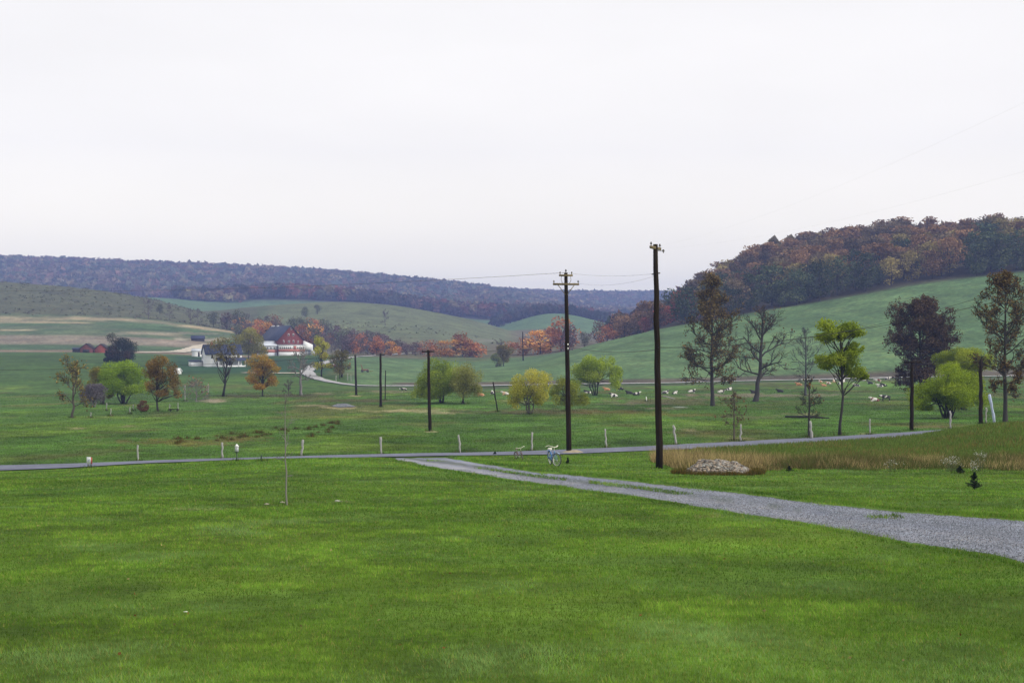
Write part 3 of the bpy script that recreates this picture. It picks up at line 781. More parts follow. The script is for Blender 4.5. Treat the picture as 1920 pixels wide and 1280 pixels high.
def leafy(rng, H, Wd, cb, shape, nblob, nleaf, ls, cols, bark, stems=1, blobs=None, fill=0.5, tr=None, depth=0.85, droop=0.0, off=0.0, gap=0.0, blobr=(0.16, 0.27), twigs=40, straight=False):
    """returns trunk mesh builder and crown arrays.  blobs: explicit (x, z, rx, rz) in metres"""
    R0 = Wd / 2; z0 = H * cb
    B = []
    if blobs is not None:
        for (bx, bz, rx, rz) in blobs:
            for q in range(4):
                B.append((bx + rng.normal() * rx * .35, rng.normal() * (rx * .5 if straight else Wd * .2), bz + rng.normal() * rz * .35, rx * .75, rz * .85))
    else:
        for k in range(nblob):
            tk = rng.random() ** .85
            r = float(ENV[shape](np.array([tk]))[0]) * R0
            th = k * 2.399 + rng.random() * .7
            rr = r * sqrt(rng.random() * .85 + .15) * .82
            br = Wd * rng.uniform(*blobr) * (0.75 + .35 * float(r / R0))
            B.append((off + cos(th) * rr, sin(th) * rr * depth, min(z0 + tk * (H - z0), H - br * .55), br, br * .75))
    B = np.array(B)
    vol = B[:, 3] ** 1.6; nper = np.maximum(6, (nleaf * vol / vol.sum()).astype(int))
    C = [np.array(c) for c in cols]
    LP = []; LC = []
    for (bx, by, bz, br, bh), nl in zip(B, nper):
        d = rng.normal(size=(nl, 3)); d /= np.linalg.norm(d, axis=1)[:, None]
        rad = rng.random(nl) ** (1 / (1.4 + 4.0 * (1 - fill)))
        Pp = d * rad[:, None] * np.array((br, br, bh)) + np.array((bx, by, bz))
        Pp += rng.normal(size=Pp.shape) * br * (.2 if straight else .08)
        if gap:
            keep = vnoise(Pp[:, 0] / (br * .5) + 31, Pp[:, 2] / (br * .5) + Pp[:, 1]) > gap
            Pp = Pp[keep]
        m_ = rng.random() * .7
        mm = np.clip(m_ + .5 * rng.random(len(Pp)) - .1, 0, 1)
        q = mm * (len(C) - 1); qi = np.minimum(q.astype(int), len(C) - 2) if len(C) > 1 else np.zeros(len(Pp), int)
        cc = np.array(C)
        col = cc[qi] * (1 - (q - qi))[:, None] + cc[np.minimum(qi + 1, len(C) - 1)] * (q - qi)[:, None] if len(C) > 1 else np.tile(C[0], (len(Pp), 1))
        col = col * (0.86 + .28 * rng.random(len(Pp)))[:, None]
        LP.append(Pp); LC.append(col)
    LP = np.concatenate(LP); LC = np.concatenate(LC)
    low = LP[:, 2] > 0.12 * H * (0.3 if cb < .15 else 1)
    LP, LC = LP[low], LC[low]
    tr = tr or H * (.018 if stems == 1 else .024)
    mb = MB()
    tips = []
    if stems == 1:
        top = np.array((off * .6, 0, z0 + (H - z0) * (.9 if straight else .62)))
        pts = curve((0, 0, -.25), top, rng, 9, .02, 0, .008)
        mb.tube(pts, np.linspace(tr, tr * .3, 9) * np.r_[1.35, np.ones(8)], 8, bark)
        for (bx, by, bz, br, bh) in B:
            k = int(np.clip(8 * ((.72 + .2 * rng.random()) if straight else (0.35 + .5 * rng.random())) * min(1.1, bz / top[2]), 2, 8))
            ln = np.linalg.norm(np.array((bx, by, bz)) - pts[k])
            mb.tube(curve(pts[k], (bx, by, bz), rng, 6, .10, .06), np.linspace(.035 if straight else min(tr * .38, .03 + ln * .012), .02, 6), 5, bark)
            tips.append((bx, by, bz, br))
    else:
        for s in range(stems):
            th = s * 2 * pi / stems + rng.random() * .8
            j = [b for b in range(len(B)) if b % stems == s]
            cen = B[j][:, :3].mean(0)
            st = np.array((cos(th) * tr * 1.3, sin(th) * tr * 1.3, -.25))
            end = np.array((cen[0] * .55 + cos(th) * R0 * .22, cen[1] * .55 + sin(th) * R0 * .2, z0 + (cen[2] - z0) * .55 + .05 * H))
            pts = curve(st, end, rng, 7, .07)
            mb.tube(pts, np.linspace(tr * .8, tr * .35, 7), 6, bark)
            for b in j:
                k = rng.integers(3, 7)
                mb.tube(curve(pts[k], B[b, :3], rng, 5, .1, .05), np.linspace(tr * .32, .02, 5), 4, bark)
                tips.append(tuple(B[b, :4]))
    if len(LP):
        for q in range(twigs):
            bx, by, bz, br = tips[rng.integers(len(tips))]
            e = LP[rng.integers(len(LP))]
            if np.linalg.norm(e - np.array((bx, by, bz))) < 2.2 * br:
                mb.tube(curve((bx, by, bz), e, rng, 3, .08), np.linspace(.03, .012, 3), 3, bark, cap=False)
    return mb, leafquads(LP, np.full(len(LP), ls), LC, rng, .35, droop)

def bare(rng, H, Wd, t0, tr, bark, depth=3, style='decurrent', nl=9, twr=0.018, env='oval', leaf=0, ls=.2, cols=None, spread=1.0, lean=0.0):
    """branching tree; leaf = leaves per twig end"""
    mb = MB(); ends = []
    def grow(p, d, L, r, dep):
        n = 5 if dep > 1 else 4
        pts = [np.array(p, float)]; d = np.array(d, float)
        for k in range(n - 1):
            d = d + rng.normal(size=3) * (.16 if dep > 1 else .22) + np.array((0, 0, .05))
            d /= np.linalg.norm(d)
            pts.append(pts[-1] + d * L / (n - 1))
        mb.tube(pts, np.linspace(r, max(r * .45, twr * .7), n), 6 if dep > 2 else (4 if dep > 1 else 3), bark, cap=False)
        if dep == 0:
            ends.append(pts[-1]); ends.append(pts[-2]); return
        m_ = int(rng.integers(4, 7))
        for q in range(m_):
            f = .3 + .7 * (q + rng.random()) / m_
            k = min(int(f * (n - 1)), n - 2); ff = f * (n - 1) - k
            b = pts[k] * (1 - ff) + pts[k + 1] * ff if ff <= 1 else pts[-1]
            dd = pts[k + 1] - pts[k]; dd /= np.linalg.norm(dd)
            sd = rng.normal(size=3); sd -= dd * sd.dot(dd); sd /= np.linalg.norm(sd)
            an = rng.uniform(.45, .95)
            grow(b, dd * cos(an) + sd * sin(an) + np.array((0, 0, .1)), L * rng.uniform(.42, .62), max(r * .5, twr), dep - 1)
    if style == 'excurrent':
        pts = curve((0, 0, -.25), (lean, 0, H), rng, 12, .008, 0, .004)
        mb.tube(pts, np.linspace(tr, max(twr, tr * .12), 12) * np.r_[1.3, np.ones(11)], 8, bark, cap=False)
        for k in range(nl):
            tk = (k + rng.random()) / nl
            f = t0 + (1 - t0) * tk * .97
            i = min(int(f * 11), 10); b = pts[i] * (1 - (f * 11 - i)) + pts[i + 1] * (f * 11 - i)
            L = float(ENV[env](np.array([tk]))[0]) * Wd / 2 * rng.uniform(.75, 1.1)
            th = k * 2.399 + rng.random()
            el = .25 + .55 * tk
            grow(b, (cos(th) * cos(el), sin(th) * cos(el), sin(el)), L * .85, max(twr, min(tr * .35, L * .022)), depth - 1)
    else:
        fork = H * t0
        pts = curve((0, 0, -.25), (lean, 0, H * .78), rng, 9, .02, 0, .01)
        mb.tube(pts, np.linspace(tr, tr * .3, 9) * np.r_[1.35, np.ones(8)], 8, bark, cap=False)
        for k in range(nl):
            f = t0 + (1 - t0) * (k + rng.random() * .8) / nl
            g = f * 8; i = min(int(g), 7); b = pts[i] * (1 - (g - i)) + pts[i + 1] * (g - i)
            th = k * 2.399 + rng.random()
            tk = (f - t0) / (1 - t0)
            el = .35 + .75 * tk
            L = Wd / 2 * float(ENV[env](np.array([.2 + .7 * tk]))[0]) * rng.uniform(.8, 1.1) * spread
            grow(b, (cos(th) * cos(el), sin(th) * cos(el), sin(el)), L * .8, max(twr, tr * .42 * (1 - .4 * tk)), depth - 1)
    lf = None
    if leaf and ends:
        E = np.array(ends)
        k = int(len(E) * leaf)
        P = E[rng.integers(len(E), size=k)] + rng.normal(size=(k, 3)) * ls * 1.3
        C = np.array(cols); q = rng.random(k) * (len(C) - 1.001); qi = q.astype(int)
        col = C[qi] * (1 - (q - qi))[:, None] + C[qi + 1] * (q - qi)[:, None]
        col = col * (.7 + .6 * rng.random(k))[:, None]
        lf = leafquads(P, np.full(k, ls), col, rng)
    return mb, lf

def plant_tree(name, label, cat, base, res, group=None, part='crown'):
    root = thing(name, label, cat, base, 0, group)
    mb, lf = res
    mb.build('trunk', M_BARK, root, smooth=True)
    if lf is not None:
        link(part, mesh_np(part, lf[0], lf[1], M_LEAF, lf[2]), root)
    return root

BK = (0.075, 0.065, 0.055); BKD = (0.028, 0.026, 0.024); BKG = (0.15, 0.145, 0.14)
WIL = [(0.11, 0.19, 0.018), (0.22, 0.34, 0.03), (0.36, 0.47, 0.05)]
YEL = [(0.24, 0.26, 0.03), (0.40, 0.40, 0.05), (0.52, 0.46, 0.10)]
BRN = [(0.10, 0.07, 0.025), (0.17, 0.11, 0.038), (0.25, 0.17, 0.055)]
ORG = [(0.24, 0.13, 0.025), (0.40, 0.22, 0.035), (0.40, 0.32, 0.07)]
OLV = [(0.09, 0.085, 0.03), (0.16, 0.14, 0.04), (0.22, 0.19, 0.06)]
MAR = [(0.058, 0.036, 0.022), (0.10, 0.064, 0.036), (0.125, 0.09, 0.046)]
DKG = [(0.02, 0.03, 0.018), (0.04, 0.055, 0.03), (0.07, 0.06, 0.03)]
RED = [(0.24, 0.08, 0.035), (0.38, 0.15, 0.06), (0.45, 0.22, 0.09)]
FOR = [(0.46, 0.19, 0.05), (0.60, 0.30, 0.07), (0.64, 0.40, 0.11)]

def _dens(name, d): return d * (1.7 if name == 'willow' else 1.25)
def LEAFY(name, label, px, by, ty, wpx, shape='dome', cb=.3, cols=WIL, stems=1, dens=1.5, bark=BK, nblob=26, seed=1, ymin=80, cx=None, ymax=3400, fill=.5, droop=0., gap=0., blobs=None, cat='tree', group=None, depth=.85, Y=None, tr=None, lsk=1.0, blobr=(.16, .27), part='crown', straight=False):
    rng = np.random.default_rng(seed)
    b = at(px, Y) if Y else hit(px, by, ymin, ymax)
    k = b.y / FPX
    H = EYE - b.z - (ty - 640) * k; Wd = wpx * k
    H = max(H, 0.5)
    ls = max(.07, 1.08 * b.y / FPX) * lsk
    if name == 'willow':
        nblob = int(nblob * .62); blobr = (.12, .31); gap = max(gap, .20)
    apx = (wpx / 1.875) * ((by - ty) * (1 - cb) / 1.875)
    nleaf = int(np.clip(_dens(name, dens) * apx * 6.2, 700, 46000))
    bl = None
    if blobs: bl = [((q[0] - px) * k, EYE - b.z - (q[1] - 640) * k, q[2] * k, q[3] * k) for q in blobs]
    off = ((cx - px) * k) if cx else 0.0
    return plant_tree(name, label, cat, b, leafy(rng, H, Wd, cb, shape, nblob, nleaf, ls, cols, bark, stems, bl, fill, tr, depth, droop, off, gap, blobr, straight=straight), group, part)

def BARE(name, label, px, by, ty, wpx, t0=.3, trpx=5, bark=BKD, depth=3, style='decurrent', nl=9, twr=.03, env='oval', leaf=0, cols=None, seed=1, ymin=60, Y=None, cat='tree', group=None, spread=1.0, lean=0.0, lsk=1.0, part='crown'):
    rng = np.random.default_rng(seed)
    b = at(px, Y) if Y else hit(px, by, ymin)
    k = b.y / FPX
    H = EYE - b.z - (ty - 640) * k
    return plant_tree(name, label, cat, b, bare(rng, H, wpx * k, t0, trpx * k / 2, bark, depth, style, nl, twr, env, leaf, max(.10, 2.0 * k * lsk), cols, spread, lean * k), group, part)

# left of the pasture
BARE('sparse_tree', 'thin yellow brown tree at the left edge, left of the purple grey bush', 135, 783, 668, 85, .25, 5, BK, 3, 'decurrent', 10, .03, 'oval', 2.2, OLV + [(0.34, 0.22, 0.06)], 3, 100)
LEAFY('bare_bush', 'purple grey leafless dome shaped bush left of the large green willow', 175, 764, 721, 58, 'dome', .05, [(0.13, 0.115, 0.13), (0.19, 0.17, 0.19)], 7, 1.6, BKG, 16, 4, 120, cat='bush')
LEAFY('willow', 'yellowing small willow between the purple grey bush and the large green willow', 192, 757, 688, 60, 'dome', .2, [(0.14, 0.15, 0.03), (0.28, 0.26, 0.05), (0.3, 0.2, 0.06)], 4, 1.1, BK, 18, 5, 150)
LEAFY('willow', 'large bright green many stemmed willow left of the brown oak', 232, 757, 675, 112, 'dome', .22, WIL, 8, 1.9, BKD, 34, 6, 150, blobs=[(187, 724, 16, 14), (206, 706, 23, 18), (232, 694, 25, 17), (256, 708, 18, 19), (222, 724, 27, 16), (250, 731, 18, 11), (271, 722, 8, 15)])
LEAFY('brown_oak', 'round brown leaved oak right of the large green willow', 297, 771, 662, 74, 'oval', .24, BRN + [(0.36, 0.22, 0.05)], 1, 1.35, BKD, 28, 7, 100, gap=.25, blobs=[(285, 690, 16, 17), (305, 676, 18, 12), (325, 691, 14, 16), (300, 706, 20, 15), (322, 719, 15, 15), (284, 722, 12, 11), (331, 739, 8, 9), (305, 737, 14, 8)])
LEAFY('rust_bush', 'small rust brown bush beside the foot of the brown oak', 269, 772, 751, 22, 'dome', .1, [(0.12, 0.06, 0.03), (0.2, 0.10, 0.05)], 4, 1.6, BK, 10, 8, 100, cat='bush')
LEAFY('dark_tree', 'broad dark green tree standing right of the two red sheds', 228, 682, 627, 62, 'oval', .05, DKG + [(0.12, 0.06, 0.03)], 1, 1.9, BKD, 24, 9, 380, blobs=[(222, 640, 14, 12), (238, 655, 18, 14), (218, 660, 16, 14), (228, 672, 22, 10), (246, 664, 10, 10)])
LEAFY('dark_tree', 'small blackish evergreen against the left foot of the broad dark green tree', 205, 682, 650, 26, 'cone', .03, [(0.012, 0.022, 0.016), (0.03, 0.045, 0.03)], 1, 1.9, BKD, 16, 10, 370)
BARE('twiggy_shrub', 'pinkish leafless shrub in the pasture below the white house', 368, 753, 718, 62, .05, 3, BKG, 3, 'decurrent', 9, .03, 'dome', .35, [(0.22, 0.14, 0.11), (0.3, 0.2, 0.12)], 11, 150, cat='shrub')
LEAFY('thin_tree', 'tall thin olive leaved tree standing in front of the white house', 418, 743, 624, 78, 'dome', .42, OLV + [(0.30, 0.27, 0.08)], 1, .45, BKD, 20, 12, 180, gap=.42, cx=432, blobs=[(400, 650, 15, 12), (420, 639, 15, 11), (438, 650, 11, 13), (410, 668, 16, 7), (430, 671, 13, 7)])
LEAFY('yellow_tree', 'yellow green tree between the white house and the red barn', 466, 693, 617, 64, 'oval', .15, [(0.15, 0.14, 0.03), (0.27, 0.26, 0.05), (0.36, 0.33, 0.08)], 1, 1.5, BK, 28, 13, 400, Y=540, blobs=[(446, 641, 13, 13), (462, 627, 15, 10), (480, 637, 14, 13), (492, 656, 11, 11), (463, 656, 21, 13), (446, 666, 13, 9), (480, 675, 13, 9)])
LEAFY('orange_maple', 'orange and gold maple right of the white house porch', 493, 743, 664, 62, 'oval', .26, ORG + [(0.24, 0.17, 0.05)], 1, 1.6, BKD, 26, 14, 180, blobs=[(493, 672, 13, 7), (480, 685, 14, 9), (505, 683, 14, 9), (516, 693, 9, 5), (492, 699, 20, 11), (477, 712, 13, 9), (508, 712, 13, 8), (492, 722, 15, 7)])
BARE('bare_tree', 'bare grey twin trunked tree right of the orange maple', 565, 741, 655, 74, .42, 6, BKG, 3, 'decurrent', 10, .05, 'vase', 0, None, 15, 180)
LEAFY('yellow_tree', 'bright yellow tree right of the white barn annex', 603, 706, 626, 50, 'oval', .2, YEL, 1, 1.0, BKD, 20, 16, 340, gap=.28, blobs=[(596, 637, 9, 8), (608, 649, 11, 9), (594, 656, 10, 8), (605, 669, 13, 7), (595, 683, 11, 7), (612, 685, 9, 5)])
LEAFY('olive_tree', 'small olive brown tree with low crown left of the farm road', 637, 710, 657, 42, 'dome', .28, OLV, 1, 1.2, BKD, 16, 17, 340)
BARE('bare_shrub', 'thin leafless shrub in the pasture right of the orange maple', 541, 742, 716, 34, .15, 2, BK, 3, 'decurrent', 7, .03, 'vase', 0, None, 18, 180, cat='shrub')
# centre willows
LEAFY('willow', 'wide green willow behind the middle telephone pole', 828, 755, 677, 112, 'dome', .26, [(0.13, 0.19, 0.02), (0.24, 0.32, 0.035), (0.37, 0.44, 0.06)], 6, 2.0, BKD, 36, 20, 150, cx=826, blobs=[(790, 734, 19, 17), (806, 708, 24, 19), (832, 698, 26, 20), (852, 702, 24, 21), (845, 726, 27, 16), (815, 736, 25, 13)])
LEAFY('willow', 'greyish olive willow joined to the right side of the wide green willow', 868, 757, 680, 72, 'dome', .3, [(0.15, 0.17, 0.04), (0.25, 0.26, 0.07), (0.33, 0.34, 0.10)], 2, 1.35, BKD, 22, 21, 150, cx=870, blobs=[(868, 697, 20, 17), (884, 712, 21, 19), (866, 726, 22, 16), (895, 730, 12, 12), (852, 716, 14, 15)])
LEAFY('willow', 'yellow willow with spreading stems left of the crossarm pole', 993, 776, 697, 88, 'dome', .28, [(0.24, 0.26, 0.03), (0.43, 0.42, 0.06), (0.54, 0.49, 0.10)], 5, 1.35, (0.12, 0.115, 0.10), 26, 22, 130, gap=.18, blobs=[(965, 736, 13, 19), (980, 718, 19, 19), (1003, 714, 19, 16), (1021, 728, 12, 20), (990, 740, 23, 16), (1012, 750, 14, 11), (966, 754, 10, 9)])
LEAFY('willow', 'small dull green willow directly behind the crossarm pole', 1062, 770, 703, 78, 'dome', .3, [(0.13, 0.17, 0.025), (0.24, 0.28, 0.04), (0.34, 0.37, 0.06)], 4, 1.2, BKD, 22, 23, 130, gap=.15, blobs=[(1050, 720, 15, 15), (1075, 728, 19, 17), (1045, 746, 11, 14), (1092, 750, 13, 10), (1066, 747, 15, 12)])
LEAFY('willow', 'bright yellow green round willow right of the crossarm pole', 1116, 741, 669, 98, 'dome', .24, [(0.17, 0.25, 0.02), (0.32, 0.42, 0.035), (0.46, 0.52, 0.06)], 5, 2.0, BKD, 30, 24, 180, blobs=[(1086, 700, 16, 17), (1100, 685, 19, 14), (1125, 684, 21, 14), (1145, 698, 17, 17), (1156, 714, 8, 11), (1110, 706, 23, 14), (1079, 716, 9, 9)])
LEAFY('olive_tree', 'small olive tree at the far field edge left of the crossarm pole', 944, 684, 638, 32, 'oval', .2, OLV + [(0.2, 0.2, 0.08)], 1, 1.6, BKD, 14, 25, 480, Y=530)
LEAFY('pale_bush', 'pale green bush at the left foot of the small far olive tree', 930, 683, 663, 22, 'dome', .05, [(0.14, 0.18, 0.07), (0.24, 0.27, 0.10)], 3, 1.8, BK, 10, 26, 480, cat='bush', Y=525)
# right hand trees
BARE('tall_tree', 'tallest tree of the pasture, sparse olive brown leaves on a straight dark trunk', 1336, 761, 522, 124, .16, 8, BKD, 4, 'excurrent', 36, .028, 'tall', .95, [(0.10, 0.07, 0.03), (0.16, 0.125, 0.05), (0.22, 0.15, 0.065)], 31, 130, lsk=.95)
BARE('bare_oak', 'nearly bare dark oak with twisting limbs right of the tallest tree', 1416, 753, 566, 128, .28, 10, BKD, 4, 'decurrent', 13, .02, 'oval', .12, [(0.13, 0.07, 0.035), (0.2, 0.11, 0.05)], 32, 130, lean=14)
BARE('thin_bare_tree', 'thin grey leafless tree behind the small roadside tree with pale post', 1510, 742, 618, 64, .15, 5, (0.05, 0.055, 0.055), 3, 'excurrent', 26, .03, 'oval', 0, None, 33, 180)
BARE('thin_bare_tree', 'small leafless roadside tree with a pale fence post against its trunk', 1517, 819, 702, 72, .3, 6, BKD, 3, 'excurrent', 18, .016, 'cone', .04, [(0.13, 0.08, 0.04), (0.2, 0.12, 0.05)], 34, 85, Y=96.8)
LEAFY('yellow_tree', 'slender roadside tree with layered yellow green foliage', 1574, 816, 600, 95, 'oval', .4, [(0.12, 0.18, 0.012), (0.23, 0.31, 0.022), (0.32, 0.38, 0.045)], 1, 1.15, BKD, 30, 35, 85, Y=98.5, gap=.3, tr=.12, straight=True,
      blobs=[(1558, 612, 20, 9), (1584, 614, 18, 9), (1602, 628, 14, 8), (1546, 634, 14, 7), (1572, 626, 22, 8), (1608, 652, 15, 8), (1590, 662, 20, 9), (1552, 670, 20, 9), (1580, 676, 22, 9), (1548, 686, 12, 7), (1600, 700, 22, 7), (1618, 704, 10, 5)])
BARE('maroon_tree', 'dense dark maroon tree behind the bright willow at the right', 1727, 752, 574, 128, .1, 8, (0.02, 0.016, 0.016), 4, 'excurrent', 40, .035, 'oval', 2.6, MAR, 36, 130, Y=225)
LEAFY('willow', 'bright yellow green willow with many black stems at the right roadside', 1776, 784, 672, 142, 'dome', .2, [(0.12, 0.18, 0.01), (0.23, 0.32, 0.02), (0.36, 0.44, 0.035)], 7, 2.0, (0.018, 0.018, 0.018), 40, 37, 100, Y=135, blobs=[(1718, 752, 13, 12), (1834, 748, 14, 16), (1732, 742, 22, 22), (1756, 716, 27, 20), (1790, 718, 34, 26), (1750, 740, 30, 22), (1800, 740, 30, 18), (1780, 692, 25, 18), (1808, 710, 25, 20), (1824, 738, 16, 18), (1775, 736, 34, 17), (1738, 765, 17, 7), (1800, 758, 24, 9)])
LEAFY('willow', 'paler green willow standing behind the bright one at the right edge', 1805, 775, 645, 120, 'dome', .2, [(0.14, 0.19, 0.015), (0.26, 0.32, 0.03), (0.36, 0.41, 0.04)], 4, 1.4, BKD, 28, 38, 130, Y=168, blobs=[(1772, 674, 17, 13), (1798, 664, 24, 15), (1825, 668, 22, 17), (1840, 692, 16, 18), (1800, 692, 30, 18), (1820, 720, 24, 20)])
BARE('edge_tree', 'tall sparse brown leaved tree at the right edge beside the last pole', 1885, 800, 520, 130, .2, 9, BKD, 4, 'excurrent', 30, .022, 'oval', .8, [(0.09, 0.06, 0.028), (0.15, 0.10, 0.04), (0.19, 0.14, 0.05)], 39, 90, Y=116)
BARE('brown_sapling', 'twiggy brown sapling by the road below the tallest tree', 1377, 824, 738, 52, .3, 4, (0.08, 0.065, 0.05), 3, 'excurrent', 14, .015, 'oval', .16, [(0.13, 0.09, 0.05), (0.17, 0.12, 0.06)], 40, 80, Y=92.5)
BARE('lawn_sapling', 'slender pale leafless sapling planted on the lawn', 539, 946, 738, 60, .30, 3.8, (0.17, 0.165, 0.15), 2, 'excurrent', 9, .006, 'oval', 0, None, 41, 20, lean=-4)
# ------------------------------------------------------------------ woods
def proto(name, seed, H, Wd, cols, shape='oval', nleaf=1100, ls=.48, cb=.12, kind='leafy', bark=BKD, nblob=18):
    rng = np.random.default_rng(seed)
    if kind == 'leafy':
        mb, lf = leafy(rng, H, Wd, cb, shape, nblob, nleaf, ls, cols, bark, 1, None, .45, None, 1.0, 0, 0, .12, (.17, .28), 6)
    else:
        mb, lf = bare(rng, H, Wd, .2, H * .022, bark, 3, 'decurrent', 9, .07, 'oval', .35 if cols else 0, ls, cols)
    tm = mb.mesh(name + '_trunk', M_BARK, True)
    cm = mesh_np(name + '_crown', lf[0], lf[1], M_LEAFR, lf[2]) if lf is not None else None
    # one-mesh form for copies whose trunk the photograph does not show
    n0 = mb.n
    Vb = np.concatenate(mb.V); Tb = np.concatenate(mb.T)
    Fb = [np.concatenate(f) for f in mb.F.values() if f]
    if lf is not None:
        fs = Fb + [lf[1] + n0]
        mids = np.concatenate([np.zeros(len(f), int) for f in Fb] + [np.ones(len(lf[1]), int)])
        om = mesh_np(name, np.concatenate([Vb, lf[0]]), fs, [M_BARK, M_LEAFR], np.concatenate([Tb, lf[2]]), False, mids)
    else:
        om = mesh_np(name, Vb, Fb, [M_BARK], Tb)
    return dict(name=name, trunk=tm, crown=cm, one=om, H=H, W=Wd)

def place(pr, label, base, H, rng, group, parts=False, wk=1.0, cat='tree', name=None):
    s = H / pr['H']
    rz = rng.random() * 2 * pi
    if parts:
        o = thing(name or pr['name'], label, cat, base, rz, group)
        link('trunk', pr['trunk'], o)
        if pr['crown']: link('crown', pr['crown'], o)
    else:
        o = link(name or pr['name'], pr['one'], None, base)
        o.rotation_euler = (0, 0, rz)
        tag(o, label, cat, group)
    o.scale = (s * wk, s * wk, s)
    return o

RUSTW = [(0.13, 0.078, 0.04), (0.22, 0.13, 0.065), (0.30, 0.19, 0.09)]
GRNW = [(0.03, 0.05, 0.03), (0.065, 0.095, 0.05), (0.13, 0.15, 0.065)]
GLDW = [(0.15, 0.125, 0.04), (0.26, 0.21, 0.07), (0.34, 0.28, 0.11)]
PURW = [(0.095, 0.072, 0.045), (0.15, 0.115, 0.065), (0.20, 0.155, 0.085)]
REDW = [(0.24, 0.07, 0.05), (0.34, 0.11, 0.075), (0.40, 0.18, 0.11)]
WK = {'rust': [proto('rust_tree', 101 + i, 14, 11, RUSTW) for i in range(2)],
      'green': [proto('green_tree', 111 + i, 15, 11, GRNW) for i in range(3)],
      'gold': [proto('gold_tree', 121 + i, 14, 11, GLDW) for i in range(2)],
      'purple': [proto('brown_tree', 131 + i, 14, 11, PURW) for i in range(2)],
      'red': [proto('red_tree', 141 + i, 11, 10, REDW) for i in range(2)]}
rng = np.random.default_rng(77)
LBL = {'rust': 'rust brown autumn tree in the wood on the right hill', 'green': 'dark green tree in the wood on the right hill',
       'gold': 'olive gold autumn tree in the wood on the right hill', 'purple': 'dull brown autumn tree in the wood on the right hill',
       'red': 'red tree at the lower left end of the wood on the right hill'}
cand = []
for yy in np.arange(533, 800, 9.0):
    for pxx in np.arange(1165, 2040, 9.0 / yy * FPX):
        y = yy + rng.uniform(-3, 3); q = pxx + rng.uniform(-11, 11)
        if q < 1250 and y < 545 + (1250 - q) * .9: continue
        if q > 1250 and y < 534: continue
        cand.append((q, y))
rng.shuffle(cand)
cand.sort(key=lambda c: c[1])
vis = [];  skyl = {}
for q, y in cand:
    b = at(q, y); k = y / FPX
    Hh = rng.uniform(10, 17.5)
    if q < 1250: Hh *= .85
    topy = 640 - (b.z + Hh - EYE) / k
    bins = range(int((q - 12) // 8), int((q + 12) // 8) + 1)
    cur = np.mean([skyl.get(bb, 9e9) for bb in bins]) if all(bb in skyl for bb in bins) else 9e9
    if topy < cur - 1.5 or cur > 8e9:
        vis.append((q, y, Hh, b, cur - topy))
        for bb in bins: skyl[bb] = min(skyl.get(bb, 9e9), topy)
rest = [v for v in vis]
rest.sort(key=lambda v: v[1])
for n_, (q, y, Hh, b, s_) in enumerate(rest[:290]):
    nn = fbm(np.array(b.x / 40.), np.array(b.y / 40.), 3) + rng.normal() * .13
    up_ = (y - 534) / 130.0
    if q < 1310 and y < 600 and rng.random() < .45: kd = 'red'
    else:
        r = float(nn) * .9 + .46 * up_
        kd = 'green' if r < .61 else ('gold' if r < .71 else ('rust' if rng.random() < .55 else 'purple'))
    pr = WK[kd][rng.integers(len(WK[kd]))]
    place(pr, LBL[kd], b - Vector((0, 0, .4)), Hh * (.8 if kd == 'red' else 1), rng, {'purple': 'brown'}.get(kd, kd) + ' trees of the wood on the right hill', parts=(y < 548), wk=rng.uniform(.85, 1.35))

def stuff_wood(name, label, pts, hs, cols, rng, ntri=26, rk=.42):
    """far wood that reads as one mass: crowns of many small leaf clump faces, merged"""
    P = np.asarray(pts, float); n = len(P); hs = np.asarray(hs)
    d = rng.normal(size=(n, ntri, 3)); d[..., 2] = np.abs(d[..., 2]) * 1.1 - .35
    d /= np.linalg.norm(d, axis=-1)[..., None]
    r = hs * rk
    C = P[:, None, :] + d * np.stack([r, r, hs * .5], -1)[:, None, :] * (0.75 + .3 * rng.random((n, ntri, 1)))
    C[..., 2] += hs[:, None] * .52
    a = rng.normal(size=(n, ntri, 3)); nr = d + .6 * rng.normal(size=d.shape)
    a = np.cross(a, nr); a /= np.linalg.norm(a, axis=-1)[..., None]
    b = np.cross(nr, a); b /= np.linalg.norm(b, axis=-1)[..., None]
    s = (r[:, None] * (.35 + .3 * rng.random((n, ntri))))[..., None]
    V = np.stack([C - a * s, C + a * s, C + b * s * 1.3], 2).reshape(-1, 3)
    F = np.arange(len(V)).reshape(-1, 3)
    T = np.repeat((cols[:, None, :] * (.75 + .5 * rng.random((n, ntri, 1)))).reshape(-1, 3), 3, axis=0)
    return tag(link(name, mesh_np(name, V, F, M_LEAF, T)), label, 'wood', kind='stuff')

def wood_cols(x, y, rng, pal, sc=60.):
    pal = np.array(pal); n = len(x)
    q = np.clip(fbm(x / sc, y / sc, 3) * 1.3 - .15 + rng.normal(size=n) * .22, 0, .999) * len(pal)
    return pal[q.astype(int)] * (.5 + 1.0 * rng.random(n))[:, None]

